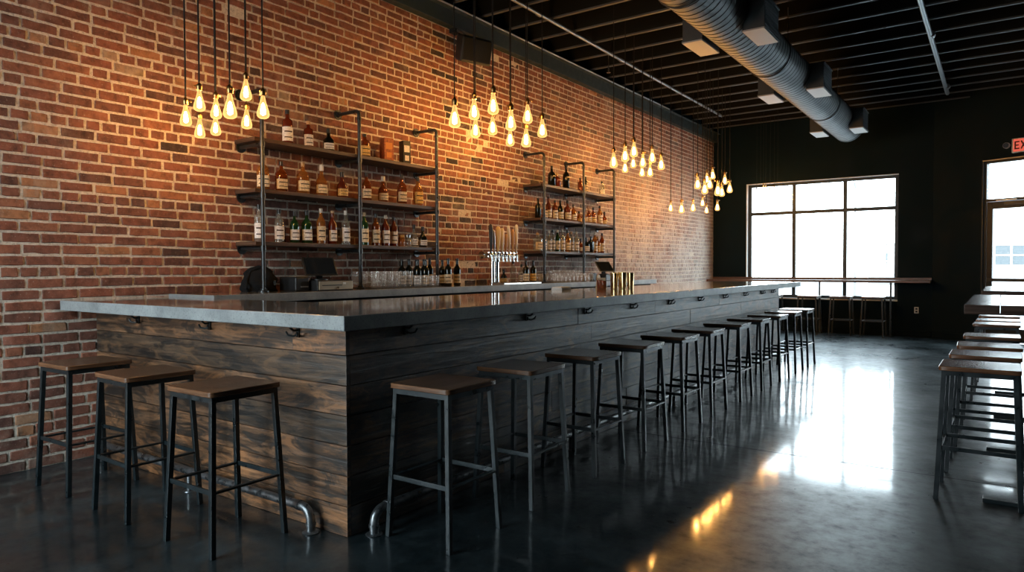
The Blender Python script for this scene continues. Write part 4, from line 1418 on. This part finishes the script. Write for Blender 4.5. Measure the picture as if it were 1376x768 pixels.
# ================================================================== GLASSES
def tumbler_mesh(h, r0, r1, name):
    b = MB()
    b.lathe([(0, 0.0), (r0 * 0.9, 0.0), (r0, 0.006), (r1, h), (r1 - 0.0022, h), (r0 - 0.002, 0.014), (0, 0.012)], 'glass', 18)
    return b.mesh(name, 50)
tall = tumbler_mesh(0.150, 0.030, 0.042, 'pint_glass')
short = tumbler_mesh(0.105, 0.033, 0.040, 'rocks_glass')
def glass_at(me, x, y, lb, gp):
    o = bpy.data.objects.new(me.name, me); COL.objects.link(o); o.location = (x, y, ZC + 0.004)
    tag(o, lb, 'glass', gp)
mt_ = MB(); mt_.box(0.07, 2.16, ZC - 0.0004, 0.46, 3.09, ZC + 0.003, 'rubber')
tag(mt_.build('bar_mat', bevel=0.001), 'thin black rubber mat under the glasses on the nearer back counter', 'bar mat')
for j, x in enumerate((0.13, 0.24, 0.42)):
    for i in range(6):
        y = 2.20 + i * 0.089
        glass_at(tall, x if not (j == 2) else 0.39, y, 'clear pint glass among the rows on the black mat beside the middle post', 'pint glasses on the nearer mat')
for j, x in enumerate((0.40, 0.31)):
    for i in range(4):
        glass_at(short, x + 0.015, 2.73 + i * 0.088 - (0.0 if j == 0 else 0.45) + (0.45 if j else 0), 'short clear glass on the black mat in front of the dark wine bottles', 'rocks glasses on the nearer mat') if j == 0 else None
mt_ = MB(); mt_.box(0.03, 5.25, ZC - 0.0004, 0.235, 6.32, ZC + 0.003, 'rubber')
tag(mt_.build('bar_mat', bevel=0.001), 'thin black rubber mat under the glasses below the farther rack', 'bar mat')
for j, x in enumerate((0.085, 0.180, 0.40)):
    for i in range(10):
        glass_at(tall if (j < 2 and i > 2) else short, x, 5.29 + i * 0.103, 'clear glass among the rows on the black mat below the farther rack', 'glasses below the farther rack')

# ================================================================== REGISTERS
# black lump: a covered card machine / folded bag
t = thing('black_bag', 'soft black bag slumped behind the first pipe post on the back counter', 'bag', (0.132, 1.18, ZC))
b = MB(); mi = b.mi('blackcloth')
rr = random.Random(4)
nu, nv = 18, 10
for j in range(nv + 1):
    ph = math.pi / 2 * j / nv
    for i in range(nu):
        a = 2 * math.pi * i / nu
        rad = (1 - (j / nv) ** 2.6) ** 0.5
        q = (abs(math.cos(a)) ** 3 + abs(math.sin(a)) ** 3) ** (-1 / 3)
        lump = 1 + 0.10 * math.sin(3 * a + j) + rr.uniform(-.04, .04)
        b.v.append((0.11 * rad * math.cos(a) * q * lump, 0.135 * rad * math.sin(a) * q * lump, 0.195 * j / nv * (1 + 0.08 * math.sin(2 * a))))
for j in range(nv):
    for i in range(nu):
        b.face([j * nu + i, j * nu + (i + 1) % nu, (j + 1) * nu + (i + 1) % nu, (j + 1) * nu + i], mi)
b.face(list(range(nu))[::-1], mi)
b.build('bag_body', t, smooth=70)
b = MB(); b.tube([(0.06, -0.14, 0.01), (0.08, -0.17, 0.03), (0.05, -0.15, 0.09), (0.0, -0.08, 0.16), (0.02, 0.03, 0.205), (0.05, 0.09, 0.15)], 0.012, 'blackcloth', 8); b.build('strap', t, smooth=60)
b = MB(); b.box(0.100, 0.055, 0.05, 0.116, 0.075, 0.09, 'chrome'); b.build('buckle', t, bevel=0.003)

t = thing('receipt_printer', 'black box-shaped receipt printer between the bag and the cash drawer', 'printer', (0.30, 1.40, ZC))
b = MB(); b.box(-0.12, -0.065, 0, 0.10, 0.070, 0.115, 'black'); b.build('printer_body', t, bevel=0.012)
b = MB(); b.box(-0.06, -0.06, 0.1155, 0.09, 0.062, 0.121, 'bronze'); b.build('printer_lid', t, bevel=0.002)
b = MB(); b.box(0.1005, -0.02, 0.03, 0.1025, 0.055, 0.04, 'conduit'); b.build('paper_slot', t)

t = thing('cash_till', 'black cash drawer with a greyed brass front under the first tablet', 'cash till', (0.33, 1.68, ZC))
b = MB(); b.box(-0.20, -0.19, 0, 0.14, 0.19, 0.085, 'black'); b.build('drawer_case', t, bevel=0.004)
b = MB(); b.box(0.141, -0.178, 0.008, 0.150, 0.178, 0.077, 'bronze'); d = b.build('drawer', t, bevel=0.002)
b = MB(); b.tube([(0.150, 0.01, 0.022), (0.158, 0.01, 0.022)], 0.010, 'chrome', 14); b.build('lock', d, smooth=40)
b = MB(); b.box(0.1505, -0.15, 0.040, 0.153, 0.06, 0.047, 'black'); b.box(0.1505, 0.07, 0.050, 0.154, 0.10, 0.066, 'white'); b.build('cheque_slot', d)

def tablet(x, y, z, w, h, tilt, rz, label, light):
    t = thing('tablet_terminal', label, 'tablet', (x, y, z), rz)
    s = MB()
    s.lathe([(0.0, 0), (0.07, 0), (0.07, 0.008), (0.02, 0.014), (0.0, 0.014)], light, 20)
    s.bar((-0.01, 0, 0.01), (-0.005, 0, 0.085), 0.03, 0.05, light, side=(1, 0, 0))
    s.build('stand', t, smooth=40)
    p = MB()
    p.box(-0.010, -w / 2, -h / 2, 0.006, w / 2, h / 2, 'black')
    o = p.build('tablet_body', t, bevel=0.005); o.location = (0.015, 0, 0.115); o.rotation_euler = (0, -tilt, 0)
    q = MB(); q.box(0.0062, -w / 2 + 0.012, -h / 2 + 0.012, 0.0072, w / 2 - 0.012, h / 2 - 0.012, 'screen'); qq = q.build('screen', o)
    f = MB(); f.box(-0.004, -w / 2 - 0.0015, -h / 2 - 0.0025, 0.003, w / 2 + 0.0015, -h / 2 - 0.0003, 'steel'); f.box(-0.004, -w / 2 - 0.0025, -h / 2, 0.003, -w / 2 - 0.0003, h / 2, 'steel'); f.build('metal_rim', o)
    return t
tablet(0.36, 1.60, ZC + 0.086, 0.27, 0.19, math.radians(38), math.radians(-22), 'black tablet register tilted back on the cash drawer, beside the middle post', 'black')
t = thing('cash_register_base', 'black register box with a white front under the farther tablet', 'register', (0.33, 6.78, ZC))
b = MB(); b.box(-0.15, -0.20, 0, 0.12, 0.22, 0.085, 'black'); b.build('register_body', t, bevel=0.006)
b = MB(); b.box(0.121, 0.0, 0.008, 0.128, 0.215, 0.082, 'white'); b.build('front_panel', t, bevel=0.002)
tablet(0.36, 6.68, ZC + 0.086, 0.26, 0.19, math.radians(42), math.radians(-24), 'dark tablet register tilted back in front of the farther rack', 'black')
t = thing('paper_roll', 'white paper roll in a black holder left of the farther tablet', 'paper roll', (0.34, 6.40, ZC))
b = MB(); b.tube([(-0.04, 0, 0.055), (0.035, 0, 0.055)], 0.055, 'black', 20); b.build('roll_holder', t, smooth=40)
b = MB(); b.tube([(0.0, 0.075, 0.042), (0.05, 0.075, 0.042)], 0.042, 'white', 20); b.build('roll', t, smooth=40)

# ================================================================== BEER TAPS
t = thing('beer_tap_tower', 'chrome T-shaped beer tap tower on the back counter between the racks', 'tap tower', (0.30, 4.13, ZC))
b = MB()
for dy in (-0.035, 0.045):
    b.lathe([(0, 0), (0.045, 0), (0.045, 0.008), (0.028, 0.012), (0.026, 0.31), (0, 0.31)], 'chrome', 20, c=(0, dy, 0))
b.build('column', t, smooth=40)
b = MB()
b.tube([(0, -0.235, 0.33), (0, 0.385, 0.33)], 0.036, 'steel', 20)
b.tube([(0, -0.242, 0.33), (0, -0.235, 0.33)], 0.042, 'chrome', 20); b.tube([(0, 0.385, 0.33), (0, 0.392, 0.33)], 0.042, 'chrome', 20)
b.build('manifold', t, smooth=40)
hs = [(-0.165, .30, 'black', .022), (-0.105, .24, 'steel', .016), (-0.035, .28, 't_yellow', .030), (0.045, .265, 't_ivory', .026), (0.115, .20, 't_wood', .02), (0.185, .30, 't_ivory', .020), (0.255, .26, 't_wood', .022), (0.325, .32, 't_ivory', .021)]
for (dy, hh, mt_n, r) in hs:
    g = MB()
    g.tube([(0.030, dy, 0.335), (0.085, dy, 0.335)], 0.017, 'chrome', 12); g.tube([(0.034, dy, 0.335), (0.050, dy, 0.335)], 0.030, 'chrome', 16)
    g.tube([(0.075, dy, 0.36), (0.082, dy, 0.33), (0.088, dy, 0.29), (0.095, dy, 0.255)], 0.011, 'chrome', 10, True, [1, 1.5, 1, .8])
    g.lathe([(0.0, 0.355), (0.014, 0.357), (0.012, 0.372), (0.0, 0.375)], 'chrome', 10, c=(0.077, dy, 0))
    fo = g.build('faucet', t, smooth=50)
    g = MB()
    lean = rnd.uniform(-0.02, 0.012)
    g.tube([(0.077, dy, 0.374), (0.078, dy, 0.374 + hh * .15), (0.08, dy + lean * .4, 0.374 + hh * .55), (0.078, dy + lean * .8, 0.374 + hh * .85), (0.076, dy + lean, 0.374 + hh * .97), (0.076, dy + lean, 0.374 + hh)], r, mt_n, 12, True, [.35, .7, 1.0, 1.0, .75, .3])
    g.build('tap_handle', fo, smooth=60)
b = MB(); b.box(0.42, 3.93, ZC - 0.0004, 0.585, 4.68, ZC + 0.018, 'steel')
for k in range(14):
    b.box(0.43, 3.96 + k * 0.05, ZC + 0.0182, 0.575, 3.975 + k * 0.05, ZC + 0.020, 'chrome')
tag(b.build('drip_tray', bevel=0.002), 'bright steel drip tray on the counter edge under the beer taps', 'drip tray')

# ================================================================== THINGS ON THE BAR TOP
ZT = SL + 0.0005
cups = [(2.013, 3.742, .155), (2.060, 3.672, .150), (2.093, 3.752, .160), (2.140, 3.690, .158), (2.176, 3.770, .155)]
cn = ['farthest left', 'second', 'middle', 'fourth', 'farthest right']
for i, (x, y, h) in enumerate(cups):
    t = thing('brass_cup', 'tall polished brass cup on the bar top, %s of the five standing together' % cn[i], 'cup', (x, y, ZT), group='brass cups on the bar top')
    b = MB(); b.lathe([(0, 0), (0.027, 0), (0.028, 0.004), (0.0335, h), (0.0318, h), (0.026, 0.008), (0, 0.008)], 'gold', 20); b.build('cup_wall', t, smooth=50)
for (x, y, w, h, mt_n, lb) in ((1.90, 3.68, .052, .085, 'g_amber', 'amber glass candle holder left of the brass cups'), (1.965, 3.63, .05, .08, 'g_amber', 'second amber glass candle holder, touching the brass cups')):
    t = thing('candle_holder', lb, 'candle holder', (x, y, ZT))
    b = MB(); b.lathe([(0, 0), (w * .5, 0), (w * .56, 0.006), (w * .58, h), (w * .53, h), (w * .5, .01), (0, .01)], mt_n, 18); b.build('holder_glass', t, smooth=50)
    b = MB(); b.lathe([(0, .0105), (w * .46, .0105), (w * .46, h * .5), (0, h * .5)], 'l_white', 16); b.build('candle', t, smooth=50)
t = thing('menu_card', 'small cream folded card standing left of the brass cups', 'card', (1.87, 3.76, ZT), -0.6)
b = MB(); b.hexa([(-0.03, -0.045, 0), (-0.027, -0.045, 0), (-0.027, 0.045, 0), (-0.03, 0.045, 0), (-0.0015, -0.045, 0.105), (0.0015, -0.045, 0.105), (0.0015, 0.045, 0.105), (-0.0015, 0.045, 0.105)], 'l_cream')
b.hexa([(0.027, -0.045, 0), (0.03, -0.045, 0), (0.03, 0.045, 0), (0.027, 0.045, 0), (-0.0015, -0.045, 0.105), (0.0015, -0.045, 0.105), (0.0015, 0.045, 0.105), (-0.0015, 0.045, 0.105)], 'l_cream')
b.build('folded_card', t)
t = thing('bar_towel', 'folded white towel on the inner edge of the bar top', 'towel', (1.73, 3.25, ZT), 0.1)
b = MB()
for k in range(3):
    b.box(-0.055 + k * .003, -0.10, k * 0.009, 0.055 - k * .002, 0.10, k * 0.009 + 0.0085, 'towel')
b.build('folded_cloth', t, bevel=0.004, segs=3)

# ================================================================== PENDANT BULBS
GP = {}
BP = [(0.20, 0.0), (0.30, 0.03), (0.36, 0.10), (0.46, 0.24), (0.68, 0.45), (0.92, 0.66), (1.0, 0.78), (0.97, 0.87), (0.82, 0.94), (0.52, 0.985), (0.0, 1.0)]
def bulb_meshes(h):
    key = ('bulb', round(h, 3))
    if key in GP: return GP[key]
    R = h * 0.27
    b = MB(); b.lathe([(r * R, -z * h) for r, z in BP][::-1], 'bulb', 20, caps=False)
    gm = b.mesh('bulb_glass', 70)
    f = MB(); f.lathe([(0.0, -h * .86), (h * .10, -h * .80), (h * .105, -h * .60), (h * .06, -h * .36), (0, -h * .30)], 'filament', 8)
    fm = f.mesh('filament', 70)
    w = MB()
    w.tube([(0, 0, 0), (0, 0, -h * .22)], h * .035, 'brass', 8)
    wm = w.mesh('stem', 60)
    k = h / 0.15
    s = MB()
    s.lathe([(0, 0.0), (0.0185 * k, 0.0), (0.020 * k, 0.006 * k), (0.0185 * k, 0.012 * k), (0.0205 * k, 0.016 * k), (0.0205 * k, 0.034 * k), (0.016 * k, 0.042 * k), (0.007 * k, 0.050 * k), (0.005 * k, 0.062 * k), (0, 0.062 * k)], 'brass', 16)
    s.tube([(0.018 * k, 0, 0.026 * k), (0.034 * k, 0, 0.026 * k)], 0.004 * k, 'brass', 8)
    s.tube([(0.034 * k, -0.006 * k, 0.026 * k), (0.034 * k, 0.006 * k, 0.026 * k)], 0.007 * k, 'brass', 8)
    sm = s.mesh('socket', 50)
    GP[key] = (gm, fm, wm, sm)
    return GP[key]

CLUSTERS = [
 ('cluster over the near bar end', 'pendants over the near end of the bar', [
  (0.816, 0.200, 2.175, 0.133, 'leftmost bulb'), (0.893, 0.247, 2.265, 0.133, 'second upper bulb from the left'), (0.510, 0.471, 2.174, 0.133, 'leftmost of the three lower bulbs'),
  (0.802, 0.415, 2.258, 0.133, 'third upper bulb from the left'), (0.510, 0.589, 2.210, 0.133, 'middle of the three lower bulbs'), (1.031, 0.371, 2.223, 0.158, 'long bulb in the middle'),
  (0.893, 0.577, 2.396, 0.142, 'highest bulb'), (0.700, 0.708, 2.253, 0.136, 'rightmost of the three lower bulbs'), (1.011, 0.625, 2.270, 0.151, 'rightmost bulb')]),
 ('cluster between the two bottle racks', 'pendants between the racks', [
  (1.031, 2.573, 2.527, 0.199, 'leftmost bulb'), (0.976, 2.923, 2.665, 0.192, 'upper bulb, second from the left'), (0.626, 3.384, 2.609, 0.186, 'lower bulb, second from the left'),
  (1.031, 3.148, 2.747, 0.203, 'highest bulb, near the speaker'), (0.734, 3.532, 2.646, 0.186, 'lower bulb under the highest one'), (0.996, 3.488, 2.652, 0.203, 'upper bulb of the middle pair'),
  (0.510, 4.155, 2.643, 0.186, 'lowest bulb of the middle pair'), (0.809, 4.064, 2.842, 0.203, 'upper bulb of the right pair'), (0.612, 4.325, 2.644, 0.211, 'lower bulb of the right pair'), (0.809, 4.358, 2.737, 0.203, 'rightmost bulb')]),
 ('cluster just beyond the farther rack', 'pendants beyond the farther rack', [
  (1.242, 5.256, 2.464, 0.182, 'leftmost bulb'), (1.242, 5.563, 2.575, 0.182, 'upper bulb of the second pair'), (0.748, 6.571, 2.592, 0.165, 'lower bulb of the second pair'),
  (1.242, 5.812, 2.664, 0.185, 'highest bulb'), (0.748, 6.832, 2.690, 0.160, 'bulb hidden under the highest one'), (1.012, 6.577, 2.650, 0.171, 'upper bulb of the fourth pair'),
  (0.748, 7.126, 2.599, 0.160, 'lowest bulb, left'), (1.141, 6.597, 2.699, 0.182, 'upper bulb of the fifth pair'), (0.895, 7.078, 2.581, 0.171, 'lowest bulb, right'), (1.063, 7.082, 2.663, 0.185, 'rightmost bulb')]),
 ('crowded cluster against the dark far wall', 'pendants before the far wall', [
  (1.480, 7.402, 2.392, 0.175, 'leftmost bulb'), (1.480, 7.693, 2.345, 0.180, 'lowest bulb on the left side'), (1.460, 7.958, 2.448, 0.170, 'bulb right of the lowest left one'), (1.173, 8.912, 2.712, 0.164, 'highest bulb'),
  (1.173, 8.647, 2.622, 0.161, 'bulb below and left of the highest'), (1.480, 8.265, 2.368, 0.196, 'long bulb in the middle'), (1.185, 9.485, 2.680, 0.170, 'upper right bulb'), (1.288, 9.024, 2.432, 0.175, 'lowest bulb on the right side'), (1.288, 9.421, 2.526, 0.175, 'rightmost bulb')]),
 ('low row before the pale far bricks', 'low pendants by the far brick wall', [
  (0.700, 8.313, 2.172, 0.140, 'first bulb from the left'), (0.700, 8.771, 2.171, 0.180, 'second bulb from the left'), (0.700, 9.294, 2.236, 0.165, 'third bulb from the left'),
  (0.916, 9.156, 2.304, 0.140, 'fourth bulb from the left'), (0.700, 9.958, 2.246, 0.140, 'fifth bulb from the left'), (0.700, 10.534, 2.330, 0.165, 'last bulb on the right')]),
 ('tiny cluster against the large window', 'pendants before the window', [
  (1.114, 11.600, 2.699, 0.100, 'leftmost bulb'), (1.141, 11.765, 2.711, 0.095, 'second bulb from the left'), (1.299, 11.393, 2.741, 0.100, 'left of the two highest bulbs'), (1.227, 11.813, 2.782, 0.100, 'right of the two highest bulbs'),
  (1.367, 11.600, 2.683, 0.100, 'lowest bulb in the middle'), (1.401, 11.765, 2.738, 0.100, 'second bulb from the right'), (1.543, 11.462, 2.660, 0.100, 'rightmost bulb')]),
]
def pendant(x, y, zb, h, label, group):
    """zb is the bottom tip of the glass"""
    t = thing('pendant_light', label, 'pendant light', (x, y, zb + h), rnd.uniform(0, 6.28), group)
    gm, fm, wm, sm = bulb_meshes(h)
    k = h / 0.15
    s = bpy.data.objects.new('socket', sm); COL.objects.link(s); s.parent = t
    g = bpy.data.objects.new('bulb', gm); COL.objects.link(g); g.parent = t
    f = bpy.data.objects.new('filament', fm); COL.objects.link(f); f.parent = g
    w = bpy.data.objects.new('stem', wm); COL.objects.link(w); w.parent = g
    c = MB(); top = ZD - 0.001 - (zb + h)
    c.tube([(0, 0, 0.058 * k), (0, 0, top)], 0.0055 if h > 0.1 else 0.003, 'cord', 8)
    c.build('cord', t, smooth=60)
    a = MB(); a.lathe([(0, top - 0.03), (0.02, top - 0.028), (0.03, top), (0, top)], 'cord', 14); a.build('ceiling_cap', t, smooth=50)
for where, grp, lst in CLUSTERS:
    for (x, y, z, h, nm) in lst:
        lb = '%s of the %s' % (nm, where)
        pendant(x, y, z, h, lb, grp)
